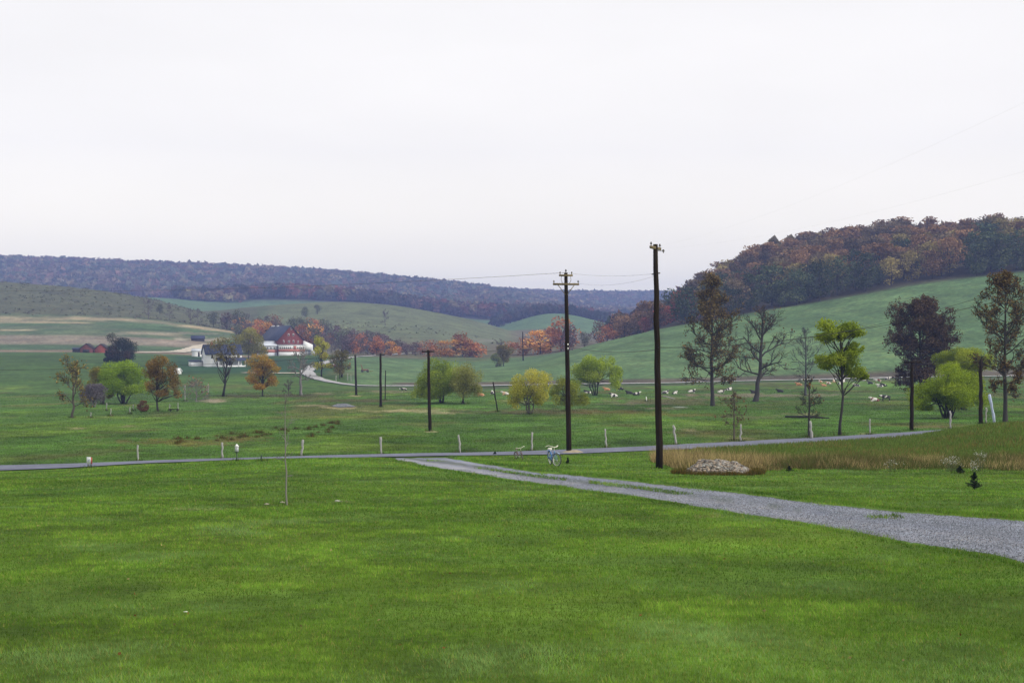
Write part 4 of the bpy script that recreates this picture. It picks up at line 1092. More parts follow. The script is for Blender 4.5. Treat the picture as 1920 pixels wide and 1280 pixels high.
# rest of the right hill wood
r2 = [(v[3].x, v[3].y, v[3].z) for v in rest[290:]]
extra = [(at(q, y).x, y, at(q, y).z) for q, y in cand if y > 720]
r2 = np.array(r2 + extra) if (r2 + extra) else np.zeros((0, 3))
if len(r2):
    stuff_wood('hilltop_wood', 'autumn treetops along the crest of the right hill wood', r2, rng.uniform(12, 16, len(r2)), wood_cols(r2[:, 0], r2[:, 1], rng, [(0.05, .065, .035), (.15, .12, .05), (.15, .08, .05), (.11, .07, .06)]), rng, 60, .40)
def scatter(x0, x1, y0, y1, step, rng):
    P = []
    for yy in np.arange(y0, y1, step):
        n_ = int((x1 - x0) / FPX * yy / step)
        q = rng.uniform(x0, x1, n_); y = yy + rng.uniform(-.5, .5, n_) * step
        P.append(np.stack([(q - 960) / FPX * y, y], 1))
    P = np.concatenate(P)
    return P
FARP = [(.08, .10, .06), (.16, .12, .085), (.12, .13, .08), (.22, .18, .11), (.19, .115, .085), (.09, .11, .09)]
P = scatter(-150, 1300, 1930, 2680, 11.5, rng)
P = np.concatenate([P, np.stack([P[:0, 0], P[:0, 1]], 1)])
z = ground_z(P[:, 0], P[:, 1])
stuff_wood('far_wood', 'blue hazed autumn wood covering the far ridge', np.column_stack([P, z]), rng.uniform(10, 19, len(P)), wood_cols(P[:, 0], P[:, 1], rng, FARP, 70), rng, 30, .5)
P = scatter(820, 1500, 2750, 3320, 12, rng)
z = ground_z(P[:, 0], P[:, 1])
stuff_wood('distant_wood', 'palest blue wood on the most distant ridge', np.column_stack([P, z]), rng.uniform(11, 16, len(P)), wood_cols(P[:, 0], P[:, 1], rng, FARP, 90), rng, 20, .5)
MIDP = [(.05, .06, .04), (.08, .065, .05), (.12, .07, .055), (.06, .065, .05), (.18, .07, .05), (.16, .13, .07)]
P = scatter(330, 1230, 1590, 1720, 8.5, rng)
z = ground_z(P[:, 0], P[:, 1])
stuff_wood('middle_wood', 'dark autumn wood on the ridge behind the round grass hill', np.column_stack([P, z]), rng.uniform(9, 14.5, len(P)), wood_cols(P[:, 0], P[:, 1], rng, MIDP, 70), rng, 40, .48)
# pale clump of trees at the near edge of the middle wood, dark hedge over the pale green field
P = np.concatenate([scatter(345, 460, 1560, 1590, 8, rng), scatter(975, 1015, 1440, 1470, 8, rng)])
z = ground_z(P[:, 0], P[:, 1])
stuff_wood('pale_grove', 'pale yellow grove along the near edge of the middle wood', np.column_stack([P, z]), rng.uniform(7, 12, len(P)), wood_cols(P[:, 0], P[:, 1], rng, [(.20, .17, .09), (.26, .23, .13), (.24, .16, .10)], 40), rng, 46, .5)
P = scatter(925, 1180, 1425, 1470, 7, rng)
z = ground_z(P[:, 0], P[:, 1])
stuff_wood('dark_hedge', 'dark hedge along the top of the pale green field', np.column_stack([P, z]), rng.uniform(7, 12, len(P)), wood_cols(P[:, 0], P[:, 1], rng, [(.045, .055, .04), (.07, .06, .045), (.10, .06, .045)], 40), rng, 46, .5)

# autumn trees and bare trees behind the farm
HB = {'bare': [proto('bare_wood_tree', 201 + i, 12, 9, None, kind='bare', bark=(0.10, 0.085, 0.085)) for i in range(3)],
      'rust': [proto('rust_wood_tree', 211 + i, 11, 9, RED, 'oval', 900, .42) for i in range(2)],
      'orange': [proto('orange_wood_tree', 221 + i, 10, 9, FOR, 'oval', 900, .42) for i in range(2)],
      'purple': [proto('purple_wood_tree', 231 + i, 11, 9, [(.10, .07, .075), (.15, .10, .10), (.19, .14, .13)], 'oval', 800, .42) for i in range(2)],
      'sage': [proto('grey_green_wood_tree', 241 + i, 11, 9, [(.10, .12, .075), (.16, .18, .11), (.2, .2, .14)], 'oval', 800, .42) for i in range(2)]}
HL = {'bare': 'leafless grey tree in the thicket behind the farm', 'rust': 'rusty red tree in the thicket behind the farm', 'orange': 'orange tree in the thicket behind the farm',
      'purple': 'dull purple tree in the thicket behind the farm', 'sage': 'grey green tree in the thicket behind the farm'}
rng = np.random.default_rng(88)
for k in range(120):
    q = rng.uniform(440, 790)
    up_ = rng.random() ** 1.4
    Y = 628 + up_ * np.interp(q, [440, 560, 640, 790], [170, 220, 200, 60])
    if q < 500: Y = max(Y, 700)
    Hpx = np.interp(q, [440, 560, 660, 790], [34, 44, 40, 22]) * rng.uniform(.6, 1.1)
    r = rng.random()
    if q < 600: kd = 'bare' if r < .3 else 'rust' if r < .52 else 'purple' if r < .78 else 'sage' if r < .93 else 'orange'
    else: kd = 'bare' if r < .42 else 'purple' if r < .75 else 'sage' if r < .88 else 'rust'
    pr = HB[kd][rng.integers(len(HB[kd]))]
    place(pr, HL[kd], at(q, Y, -.2), Hpx * Y / FPX, rng, kd + ' trees of the thicket behind the farm', wk=rng.uniform(.85, 1.2))
# named single far trees: (px, top, height px, Y, kind, label, widen)
for (q, hp, Y, kd, lab, wk) in [
  (732, 26, 632, 'orange', 'single small orange tree in front of the far thicket', .8),
  (690, 48, 640, 'bare', 'tallest leafless tree of the far thicket right of the barn', 1.0),
  (806, 30, 634, 'rust', 'dark red tree at the left end of the orange row', 1.0),
  (828, 30, 634, 'orange', 'golden orange tree second in the orange row', .9),
  (850, 32, 634, 'orange', 'broad orange tree in the middle of the orange row', 1.1),
  (867, 48, 636, 'rust', 'tallest tree of the orange row, pinkish red', .75),
  (893, 30, 634, 'rust', 'bright red tree at the right end of the orange row', 1.0),
  (880, 32, 638, 'orange', 'orange tree beside the red one ending the orange row', .9),
  (938, 34, 640, 'bare', 'leafless tree behind the small far olive tree', .9),
  (955, 26, 650, 'rust', 'faded reddish tree right of the small far olive tree', 1.0),
  (985, 34, 640, 'rust', 'red tree at the left end of the right orange group', .9),
  (1012, 44, 636, 'orange', 'large orange tree left of the crossarm pole', 1.05),
  (1052, 62, 640, 'rust', 'tall pinkish red tree behind the crossarm pole', .8),
  (1032, 38, 650, 'rust', 'smaller pink tree between the large orange tree and the tall red one', 1.0),
  (1066, 50, 634, 'purple', 'dull purple tree just right of the crossarm pole', .7),
  (1096, 30, 634, 'sage', 'small olive brown tree alone right of the crossarm pole', .9),
  (1124, 48, 620, 'purple', 'dark purple tree above the field edge', .75),
  (1138, 36, 614, 'rust', 'red tree leaning on the dark purple tree above the field edge', .8),
  (278, 46, 800, 'bare', 'lone leafless tree on the left brushy hill', .8),
  (318, 30, 815, 'bare', 'small leafless tree right of the lone one on the left hill', .8),
  (358, 34, 800, 'bare', 'leafless tree at the left of the hillside pair', .8),
  (372, 34, 800, 'bare', 'leafless tree at the right of the hillside pair', .8),
  (300, 22, 850, 'sage', 'small grey green tree on the left hill above the straw line', .8),
  (400, 30, 805, 'sage', 'grey green tree low on the left hill, right of the pair', .9),
  (425, 34, 800, 'purple', 'dull purple tree at the right foot of the left hill', 1.0),
  (448, 42, 790, 'sage', 'tall grey green tree at the right foot of the left hill', .8),
  (460, 40, 800, 'bare', 'leafless tree above the left end of the barn roof', 1.0),
  (722, 34, 905, 'bare', 'lone leafless tree on the round grass hill', .7),
  (572, 22, 960, 'sage', 'little dark tree on the left slope of the round grass hill', .8),
  (595, 20, 980, 'sage', 'lone bush near the top of the round grass hill', .9)]:
    pr = HB[kd][int(q) % len(HB[kd])]
    wk *= 1.45 if kd in ('orange', 'rust') else 1.1
    place(pr, lab, at(q, Y, -1.2 if kd in ('orange', 'rust') else -.2), hp * Y / FPX + (1.0 if kd in ('orange', 'rust') else 0), rng, None, parts=True, wk=wk, name={'bare': 'bare_tree', 'rust': 'red_tree', 'orange': 'orange_tree', 'purple': 'purple_tree', 'sage': 'grey_green_tree'}[kd])
#@@PART2
# low brush on the left hill and the round grass hill
rng = np.random.default_rng(66)
P = np.concatenate([scatter(-150, 480, 795, 985, 3.2, rng), scatter(480, 940, 800, 930, 6.0, rng), scatter(560, 800, 640, 830, 4.0, rng)])
z = ground_z(P[:, 0], P[:, 1]) - .2
keep = fbm(P[:, 0] / 30, P[:, 1] / 30, 3) + .25 * rng.normal(size=len(P)) > .64
P, z = P[keep], z[keep]
o = stuff_wood('brush', 'low grey green brush scattered over the left hill and the round grass hill', np.column_stack([P, z]), rng.uniform(.25, .95, len(P)), wood_cols(P[:, 0], P[:, 1], rng, [(.10, .115, .055), (.13, .135, .07), (.13, .12, .075), (.11, .115, .07)], 40), rng, 8, 1.1)
# ------------------------------------------------------------------ haze
hz = MB().box((0, 2130, 88), (6900, 4340, 204)).mesh('haze', [], tint=False)
hm = bpy.data.materials.new('valley_haze'); hm.use_nodes = True
ht = hm.node_tree; ht.nodes.clear()
ho = ht.nodes.new('ShaderNodeOutputMaterial')
hv = ht.nodes.new('ShaderNodeVolumePrincipled')
hv.inputs['Color'].default_value = (0.36, 0.48, 1.0, 1)
hv.inputs['Density'].default_value = 2.7e-4
hv.inputs['Anisotropy'].default_value = 0.0
ht.links.new(hv.outputs[0], ho.inputs['Volume'])
hz.materials.append(hm)
tag(link('haze', hz), 'thin blue haze lying over the valley', 'haze', kind='stuff')

# ------------------------------------------------------------------ poles and wires
def pole_base(px, py, ymin, ymax=3400):
    return hit(px, py, ymin, ymax)
def make_pole(name, label, base, top, r0, r1, group=None, wob=0.02):
    root = thing(name, label, 'utility pole', base, 0, group)
    t = top - base
    k = 10
    pts = np.array([t * f for f in np.linspace(0, 1, k)])
    pts[1:-1, :2] += RNG.normal(size=(k - 2, 2)) * wob
    pts[0, 2] -= .3
    MB().tube(pts, np.linspace(r0, r1, k), 12).build('pole_shaft', M_POLE, root, True)
    return root, t
def insulator(mb, p, h=.18, r=.05):
    p = np.asarray(p, float)
    mb.tube([p, p + (0, 0, h * .3), p + (0, 0, h * .45), p + (0, 0, h * .75), p + (0, 0, h)], [r * .35, r * .35, r, r * .8, r * .4], 8)

# pole with two crossarms
P1B = hit(1067, 849, 66); P1T = pix(1061, 511, P1B.y)
r, t = make_pole('utility_pole', 'dark pole with two crossarms, standing by the road behind the blue bicycle', P1B, P1T, .165, .105)
def onpole(t, z):               # point on the shaft at height z
    return t * (z / t.z)
def armz(py, base): return EYE - base.z - (py - 640) / FPX * base.y
kk = P1B.y / FPX
for py_, half_l, half_r, hh, nm in ((516.5, .42, .40, .11, 'crossarm'), (533, .80, .78, .12, 'crossarm')):
    z = armz(py_, P1B); c = onpole(t, z)
    a = MB().box((c.x + (half_r - half_l) / 2, c.y - .16, z), (half_l + half_r, .10, hh), 0.12)
    arm = a.build(nm, M_ARM, r)
    for sx in ((-half_l + .06), (half_r - .06)):
        mb = MB(); insulator(mb, (c.x + sx, c.y - .16 + .12 * sx, z + hh / 2), .17, .05); mb.build('insulator', M_INS, arm, True)
z = armz(533, P1B); c = onpole(t, z)
for s in (-1, 1):
    MB().tube([(c.x + s * .50, c.y - .20, z - .04), (c.x + s * .05, c.y - .19, z - .62)], .022, 5).build('brace', M_ARM, r)
z1 = armz(516.5, P1B)
for s in (-1, 1):
    MB().tube(curve((c.x + s * .26, c.y - .14, z1 - .05), (c.x + s * .20, c.y - .14, z + .06), RNG, 6, .12), .012, 4).build('jumper_wire', M_WIRE, r)
mb = MB(); insulator(mb, (t.x, t.y, t.z), .2, .055); mb.build('insulator', M_INS, r, True)
for pyi in (646, 653.5):
    zz = armz(pyi, P1B); cc = onpole(t, zz)
    mb = MB(); insulator(mb, (cc.x + .04, cc.y - .2, zz - .06), .13, .05); mb.build('insulator', M_INSW, r, True)
# mound of earth at its foot
rng = np.random.default_rng(21)
g = np.linspace(-1, 1, 17); gx, gy = np.meshgrid(g, g, indexing='ij')
rad = np.sqrt(gx ** 2 + gy ** 2)
hgt = np.clip(1 - rad, -.1, 1) * .42 * (0.75 + .5 * vnoise(gx * 3 + 9, gy * 3)) - .02
i, j = np.meshgrid(np.arange(16), np.arange(16), indexing='ij')
MF = np.stack([i * 17 + j, (i + 1) * 17 + j, (i + 1) * 17 + j + 1, i * 17 + j + 1], -1).reshape(-1, 4)
M_EARTH = stone_mat('pale_earth', (0.22, 0.18, 0.12), (0.36, 0.31, 0.22), 6.0)
def mound(base, rx, ry, h, dx=0.):
    V = np.stack([gx * rx + base.x + dx, gy * ry + base.y, ground_z(gx * rx + base.x + dx, gy * ry + base.y) + hgt * h / .42], -1).reshape(-1, 3)
    return tag(link('earth_mound', mesh_np('earth_mound', V, MF, M_EARTH, None, True)), kind='structure')
mound(P1B, .85, .8, .26, .2)

# bare tall pole
P2B = hit(1236, 878, 40); P2T = pix(1229, 458, P2B.y)
r, t2 = make_pole('utility_pole', 'tallest dark pole with a stub crossarm, at the left end of the brown weeds', P2B, P2T, .165, .105)
z = armz(465, P2B); c = onpole(t2, z)
dirv = Vector((.42, 1.0, 0)).normalized()
arm = MB().box((c.x, c.y, z), (.10, 1.5, .12), -math.atan2(dirv.x, dirv.y) * 1.0).build('crossarm', M_ARM, r)
for s in (-.68, .68):
    mb = MB(); insulator(mb, (c.x + dirv.x * s, c.y + dirv.y * s, z + .06), .17, .05); mb.build('insulator', M_INS, arm, True)
mb = MB(); mb.tube([(c.x + .1, c.y, z - .13), (c.x + .34, c.y, z - .14)], .012, 5); insulator(mb, (c.x + .35, c.y, z - .22), .16, .06); mb.build('insulator', M_INS, r, True)
z = armz(513, P2B); c = onpole(t2, z)
mb = MB(); mb.tube([(c.x - .19, c.y, z - .03), (c.x + .19, c.y, z + .03)], .03, 6); mb.build('through_bolt', M_WIRE, r)

def small_pole(label, px, by, ty, px_top, ymin, ymax=3400, arm=None, wpx=5., end=False):
    b = hit(px, by, ymin, ymax); k = b.y / FPX
    top = pix(px_top, ty, b.y)
    r, t = make_pole('telephone_pole', label, b, top, wpx * k / 2 * 1.1, wpx * k / 2 * .8)
    if arm:
        z = t.z - 3.0 * k
        a = MB().box((t.x, t.y - wpx * k / 2 - .03, z), (arm * k, .09, .11)).build('crossarm', M_POLE, r)
        for s in (-.45, 0.22, .45):
            mb = MB(); insulator(mb, (t.x + s * arm * k, t.y - wpx * k / 2 - .03, z + .055), .13, .04); mb.build('insulator', M_INS, a, True)
    return b, top
A_b, A_t = small_pole('telephone pole with a crossarm in front of the wide green willow', 806, 808, 656, 803, 90, 170, 24, 6)
B_b, B_t = small_pole('telephone pole with a crossarm, middle one of the receding row', 714, 763, 662, 713.5, 130, 260, 16, 4.6)
C_b, C_t = small_pole('telephone pole with a bare top, next one behind the middle of the row', 668, 741, 665, 666, 190, 330, None, 4)
D_b, D_t = small_pole('farthest thin telephone pole of the row, in front of the small olive brown tree', 641, 707, 655, 641, 340, 520, None, 3.2)
E_b, E_t = small_pole('dark telephone pole with a crossarm beside the bright willow at the right', 1709, 807, 676, 1710, 96, 140, 34, 7)
G_b, G_t = small_pole('dark telephone pole right of the bright willow', 1839, 795, 674, 1839, 100, 150, None, 7)
H_b, H_t = small_pole('thin far telephone pole left of the right orange trees', 981, 676, 622, 980, 480, 640, None, 2.4)

def wire(name_label, a, b, sag, r=.012, end=None):
    a = np.array(a); b = np.array(b); n = 24
    tt = np.linspace(0, 1, n)[:, None]
    P = a * (1 - tt) + b * tt
    P[:, 2] -= (4 * tt * (1 - tt))[:, 0] * sag
    o = MB().tube(P, r, 4).build('power_line', M_WIRE)
    return tag(o, name_label, 'wire', 'overhead wires')
p1 = lambda py, px=1061: pix(px, py, P1B.y - .2)
p2 = lambda py, px=1230: pix(px, py, P2B.y - .1)
wire('overhead wire from the top of the crossarm pole across the far ridge to the left', p1(511), pix(-250, 534, 150), .9, .009)
wire('overhead wire from the top of the crossarm pole to the tallest pole', p1(511), p2(513), .15, .004)
wire('overhead wire from the long crossarm to the tallest pole', p1(531, 1084), p2(517), .25, .0035)
wire('higher overhead wire rising from the tallest pole into the sky at the upper right', p2(462, 1233), pix(2050, 130, 24), .4, .0005)
wire('lower overhead wire rising from the tallest pole into the sky at the right', p2(466, 1227), pix(2100, 268, 24), .4, .0005)
wire('telephone wire sagging from the middle telephone pole to the left edge', A_t - Vector((.3, 0, .12)), pix(-260, 694, 130), .55, .014)
wire('telephone wire between the middle telephone pole and the crossarm pole', A_t - Vector((-.4, 0, .12)), p1(648, 1064), .15, .016)
wire('telephone wire between the crossarm pole and the tallest pole', p1(649, 1066), p2(655, 1232), .22, .012)
wire('telephone wire rising from the tallest pole across the green hill to the right', p2(652, 1233), pix(2060, 516, 40), .55, .008)
wire('thin telephone wire close above the one crossing the green hill', p2(650, 1233), pix(2060, 480, 44), .9, .006)
wire('telephone wire between the first two poles of the receding row', A_t - Vector((.2, 0, .12)), B_t - Vector((0, 0, .15)), .3, .014)
wire('telephone wire between the middle and the bare topped pole of the row', B_t - Vector((0, 0, .15)), C_t - Vector((0, 0, .1)), .3, .014)
wire('farthest telephone wire of the receding row', C_t - Vector((0, 0, .1)), D_t - Vector((0, 0, .1)), .5, .018)
wire('telephone wire between the two dark poles beside the bright willow', E_t - Vector((0, 0, .15)), G_t - Vector((0, 0, .1)), .12, .010)
wire('telephone wire from the last dark pole out of the right edge', G_t - Vector((0, 0, .1)), pix(2200, 668, G_b.y + 6), .12, .010)

# ------------------------------------------------------------------ fence posts
def post(label, px, by, ty, pxt, wpx, Y=None, mat=M_POST, ymin=70, name='fence_post', seed=0, cat='fence post', group='weathered posts along the road', ymax=3400):
    b = at(px, Y) if Y else hit(px, by, ymin, ymax)
    k = b.y / FPX
    t = pix(pxt, ty, b.y) - b
    rng = np.random.default_rng(int(px) + seed)
    n = 7
    pts = np.array([t * f for f in np.linspace(0, 1, n)]); pts[1:-1, 0] += rng.normal(size=n - 2) * .025
    pts[0, 2] -= .15
    rr = wpx * k / 2 * (1 + rng.normal(size=n) * .10)
    mb = MB().tube(pts, rr, 7)
    o = mb.build(name, mat, None, True, b)
    return tag(o, label, cat, group)
RP = lambda px: float(road_y(px)) + 2.9
post('straight grey post behind the road, first right of the white roadside sign', 258.5, 866, 834, 258.5, 3.4, RP(258))
post('straight grey post just left of the bird house on its pole', 418, 862, 829, 416.5, 3.8, RP(418))
post('grey post just right of the lawn sapling', 566.5, 858, 824, 568, 4.0, RP(567))
post('bent grey post left of the mouth of the gravel driveway', 715, 853, 819, 713.5, 4.2, RP(715))
post('thin grey post leaning left behind the upper bend of the driveway', 863, 848, 815, 859.5, 3.6, RP(863))
post('grey post between the small brown bicycle and the blue bicycle', 997, 843, 810, 998, 3.6, RP(997))
post('thin grey post between the crossarm pole and the tallest pole', 1137, 838, 804, 1134.5, 3.2, RP(1137))
post('pale grey post leaning left just right of the tallest pole', 1268, 832, 797, 1262, 4.4, RP(1268))
post('slim grey post beside the twiggy brown sapling', 1388.5, 826, 795, 1389, 3.2, RP(1388))
post('pale post touching the trunk of the small leafless roadside tree', 1522, 819, 789, 1519, 4.6, RP(1520) - .6)
post('faint thin post right of the layered yellow green tree', 1632, 813, 785, 1631, 2.6, RP(1632))
post('short pale post under the bright willow at the right', 1783, 798, 770, 1780.5, 3.4, RP(1782))
post('pale post between the last dark pole and the blue white leaning post', 1849, 794, 764, 1849, 2.8, 113)
post('blue white post leaning left under the tall edge tree', 1865, 792, 739, 1855, 5.2, 112, plain('blue_white_paint', (0.34, 0.40, 0.55), .8, 3, .2))
post('thin dark stake right of the bird house', 490.5, 864, 852, 490, 2.2, None, M_GREENP, 60, 'stake', 0, 'stake', None)
post('tall dark stake leaning left between the olive willow and the yellow willow', 933, 772, 716, 924.5, 2.4, None, M_POLE, 120, 'leaning_stake', 0, 'stake', None)
post('thin dark pole beside the middle pole of the receding row', 722, 750, 694, 723, 1.8, None, M_POLE, 150, 'thin_stake', 0, 'stake', None)
post('short white post on the gravel strip left of the tallest pole', 1212, 752, 743.5, 1212, 2.0, None, M_WHITE, 150, 'white_post', 0, 'fence post', None)
FG = 'grey posts of the far pasture fence'
for (q, b_, t_, lab) in ((170, 783, 773, 'leftmost small grey post of the far pasture fence'), (200, 770, 755, 'small grey post right of the purple grey bush'), (208, 780, 766, 'small grey post below the left end of the large willow'),
                         (243.5, 776, 763, 'small grey post left of the little rust bush'), (249.5, 770, 758, 'faint grey post behind the one left of the little rust bush'), (318, 770, 757, 'small grey post right of the brown oak'),
                         (334, 770, 755, 'second small grey post right of the brown oak'), (347, 752, 722, 'tall thin post left of the pinkish shrub'), (390.5, 738, 720, 'faint post below the white house'),
                         (630, 715, 704, 'grey post on the bank of the farm road'), (652, 714, 700, 'second grey post on the bank of the farm road'), (658, 715, 702, 'third grey post on the bank of the farm road')):
    post(lab, q, b_, t_, q, 1.8 if q < 600 else 1.3, None, M_POST, 100, 'fence_post', 0, 'fence post', FG)
# rail fence piece right of the brown oak
b = hit(326, 771, 100); k = b.y / FPX
tag(MB().box((0, 0, .30), (18 * k, .12, .10)).box((-6 * k, 0, .15), (.1, .1, .3)).box((6 * k, 0, .15), (.1, .1, .3)).build('low_rail', M_POLE, None, False, b), 'low dark rail lying between the two small posts right of the brown oak', 'rail')
b = hit(1516, 784, 90); k = b.y / FPX
pts = np.array([(-38 * k, 1.5, .10), (-15 * k, .5, .14), (8 * k, 0, .16), (34 * k, -1.2, .08)])
tag(MB().tube(pts, [.10, .13, .13, .07], 8).build('fallen_log', plain('wet_dark_bark', (0.02, 0.018, 0.016), .9, 3, .3), None, True, b), 'long dark log lying in the pasture behind the small leafless roadside tree', 'log')
b = hit(1254, 748, 150); k = b.y / FPX
tag(MB().tube([(-9 * k, 1, .5), (0, 0, .3), (9 * k, -1, .08)], .09, 6).build('fallen_branch', M_POST, None, True, b), 'pale slanting branch lying just right of the tallest pole', 'branch')

# ------------------------------------------------------------------ white sign, bird house
b = at(167, float(road_y(167)) - 2.6); k = b.y / FPX
r = thing('roadside_sign', 'small white sign with a red edge on two thin legs at the left roadside', 'sign', b, R(-38))
zt = armz(856.5, b); zb = armz(869, b); zc = (zt + zb) / 2
MB().box((0, 0, zc), (.36, .035, zt - zb)).build('panel', M_WHITE, r)
MB().box((.195, .01, zc), (.03, .07, zt - zb)).build('edge', M_SIGNR, r)
MB().box((.02, -.021, zc + .01), (.16, .006, .05), 0).box((-.05, -.021, zc - .05), (.12, .006, .04)).box((.05, -.021, zc + .07), (.08, .006, .03)).build('mark', M_SIGNB, r)
for s in (-.13, .13):
    MB().tube([(s, .03, -.1), (s, .03, zb + .05)], .014, 6).build('leg', M_GREENP, r)
b = hit(444, 864.5, 60, 70); k = b.y / FPX
r = thing('bird_house', 'small white bird house with a pointed roof on a dark green pole', 'bird house', b)
z1 = armz(846, b); z2 = armz(837, b); z3 = armz(831.5, b)
MB().tube([(0, 0, -.2), (0, 0, z1 - .04)], [.032, .028], 8).build('pole', M_GREENP, r)
MB().box((0, 0, z1 - .02), (.19, .19, .03)).build('floor', M_GREENP, r)
MB().box((0, 0, (z1 + z2) / 2), (.15, .15, z2 - z1)).build('box', M_SHADEW, r)
V = [(-.10, -.10, z2), (.10, -.10, z2), (.10, .10, z2), (-.10, .10, z2), (0, 0, z3)]
mb = MB(); mb.add(V, [np.array([(0, 1, 4), (1, 2, 4), (2, 3, 4), (3, 0, 4)]), np.array([(3, 2, 1, 0)])]); mb.build('roof', M_WHITE, r)
mb = MB(); mb.tube([(0, -.074, z2 - .08), (0, -.079, z2 - .08)], .022, 10); mb.build('entrance_hole', M_DARK, r)

# ------------------------------------------------------------------ bicycles
def ring(mb, c, R_, r_, n=40, m=8, axis='y'):
    a = np.arange(n + 1) / n * 2 * pi
    pts = np.stack([c[0] + R_ * np.cos(a), np.full(n + 1, c[1]), c[2] + R_ * np.sin(a)], 1)
    mb.tube(pts, r_, m, cap=False)
def wheel(root, c, rw, tyre_m, wall_m, steer=None):
    piv = steer if steer is not None else root
    mb = MB(); ring(mb, c, rw - .022, .024); w = mb.build('tyre', tyre_m, piv, True)
    mb = MB(); ring(mb, c, rw - .046, .017); mb.build('rim', wall_m, w, True)
    mb = MB()
    for q in range(20):
        a = q / 20 * 2 * pi
        mb.tube([(c[0], c[1] + (.03 if q % 2 else -.03), c[2]), (c[0] + (rw - .05) * cos(a), c[1], c[2] + (rw - .05) * sin(a))], .0022, 3, cap=False)
    mb.build('spokes', M_CHROME, w)
    mb = MB(); mb.tube([(c[0], c[1] - .05, c[2]), (c[0], c[1] + .05, c[2])], .022, 8); mb.build('hub', M_CHROME, w, True)
def fender(mb, c, R_, a0, a1, w=.06):
    n = 14; a = np.linspace(a0, a1, n)
    V = []
    for q in a:
        for (dy, dr) in ((-w / 2, -.018), (-w / 4, 0), (w / 4, 0), (w / 2, -.018)):
            V.append((c[0] + (R_ + dr) * cos(q), c[1] + dy, c[2] + (R_ + dr) * sin(q)))
    i, j = np.meshgrid(np.arange(n - 1), np.arange(3), indexing='ij')
    F = np.stack([i * 4 + j, (i + 1) * 4 + j, (i + 1) * 4 + j + 1, i * 4 + j + 1], -1).reshape(-1, 4)
    V = np.array(V); V2 = V + (V - np.array(c)) * .008
    mb.add(np.concatenate([V, V2]), [np.concatenate([F, F[:, ::-1] + len(V)])])
def bicycle(name, label, base, rz, lean, rw, sc, frame_m, fend_m, seat_m, bar_m, wall_m, steer_deg, guard=True):
    r = thing(name, label, 'bicycle', base, rz, None)
    r.rotation_euler = (lean, 0, rz); r.scale = (sc, sc, sc)
    wb = .52; RB = (-wb, 0, rw); FB = (wb, 0, rw)
    BBk = (-.10, 0, rw * .92); SE = (-.30, 0, .62); HT = (.33, 0, .70); HB = (.37, 0, .56)
    wheel(r, RB, rw, M_TYRE, wall_m)
    mb = MB()
    mb.tube([BBk, (-.20, 0, .45), SE], .017, 8)
    mb.tube([HT, HB], .021, 8)
    mb.tube([HB, (.15, 0, .42), BBk], .019, 8)
    mb.tube([(.335, 0, .66), (.10, 0, .52), (-.21, 0, .46)], .016, 8)
    for s in (-.045, .045):
        mb.tube([BBk, (-.3, s, rw * .95), (RB[0], s, RB[2])], .011, 6)
        mb.tube([(-.27, 0, .58), (-.38, s, .50), (RB[0], s, RB[2])], .010, 6)
    mb.build('frame', frame_m, r, True)
    # steering group turned about the head tube
    piv = Vector((.37, 0, .56)); Rm = Matrix.Translation(piv) @ Matrix.Rotation(R(steer_deg), 4, Vector((-.04, 0, .14)).normalized()) @ Matrix.Translation(-piv)
    def turned(o):
        o.data.transform(Rm)
    mb = MB()
    mb.tube([(.325, 0, .72), (.375, 0, .545)], .014, 8)
    for s in (-.05, .05):
        mb.tube([(.38, s * .6, .55), (.44, s, .46), FB[:1] + (s,) + FB[2:]], .012, 6)
    turned(mb.build('fork', frame_m, r, True))
    mb = MB(); ring(mb, FB, rw - .022, .024); ty = mb.build('tyre', M_TYRE, r, True); turned(ty)
    mb = MB(); ring(mb, FB, rw - .046, .017); turned(mb.build('rim', wall_m, ty, True))
    mb = MB()
    for q in range(20):
        a = q / 20 * 2 * pi
        mb.tube([(FB[0], (.03 if q % 2 else -.03), FB[2]), (FB[0] + (rw - .05) * cos(a), 0, FB[2] + (rw - .05) * sin(a))], .0022, 3, cap=False)
    turned(mb.build('spokes', M_CHROME, ty))
    mb = MB(); fender(mb, FB, rw + .022, R(55), R(170)); turned(mb.build('front_fender', fend_m, r, True))
    mb = MB(); mb.tube([(.33, 0, .68), (.315, 0, .84), (.34, 0, .88)], .013, 8)
    mb.tube([(.12, -.31, .90), (.24, -.29, .95), (.34, -.15, .90), (.345, 0, .88), (.34, .15, .90), (.24, .29, .95), (.12, .31, .90)], .016, 8)
    hb = mb.build('handlebar', bar_m, r, True); turned(hb)
    for s in (-1, 1):
        mb = MB(); mb.tube([(.20, s * .30, .935), (.08, s * .315, .885)], .021, 8); turned(mb.build('grip', bar_m, hb, True))
    mb = MB(); fender(mb, RB, rw + .022, R(15), R(185)); mb.build('rear_fender', frame_m, r, True)
    # saddle
    prof = [(-.17, .015, .0), (-.15, .10, .02), (-.08, .115, .02), (0, .075, .012), (.08, .035, .005), (.14, .02, -.005)]
    V = []; nn = 10
    for (dx, hw, dz) in prof:
        for q in range(nn):
            a = q / nn * 2 * pi
            V.append((SE[0] - .02 + dx, hw * cos(a), .735 + dz + .035 * sin(a)))
    i, j = np.meshgrid(np.arange(len(prof) - 1), np.arange(nn), indexing='ij'); j2 = (j + 1) % nn
    F = np.stack([i * nn + j, (i + 1) * nn + j, (i + 1) * nn + j2, i * nn + j2], -1).reshape(-1, 4)
    cap = [np.array([(0, k, k + 1) for k in range(1, nn - 1)]), np.array([(5 * nn, 5 * nn + k + 1, 5 * nn + k) for k in range(1, nn - 1)])]
    mb = MB(); mb.add(V, [F] + cap); mb.build('saddle', seat_m, r, True)
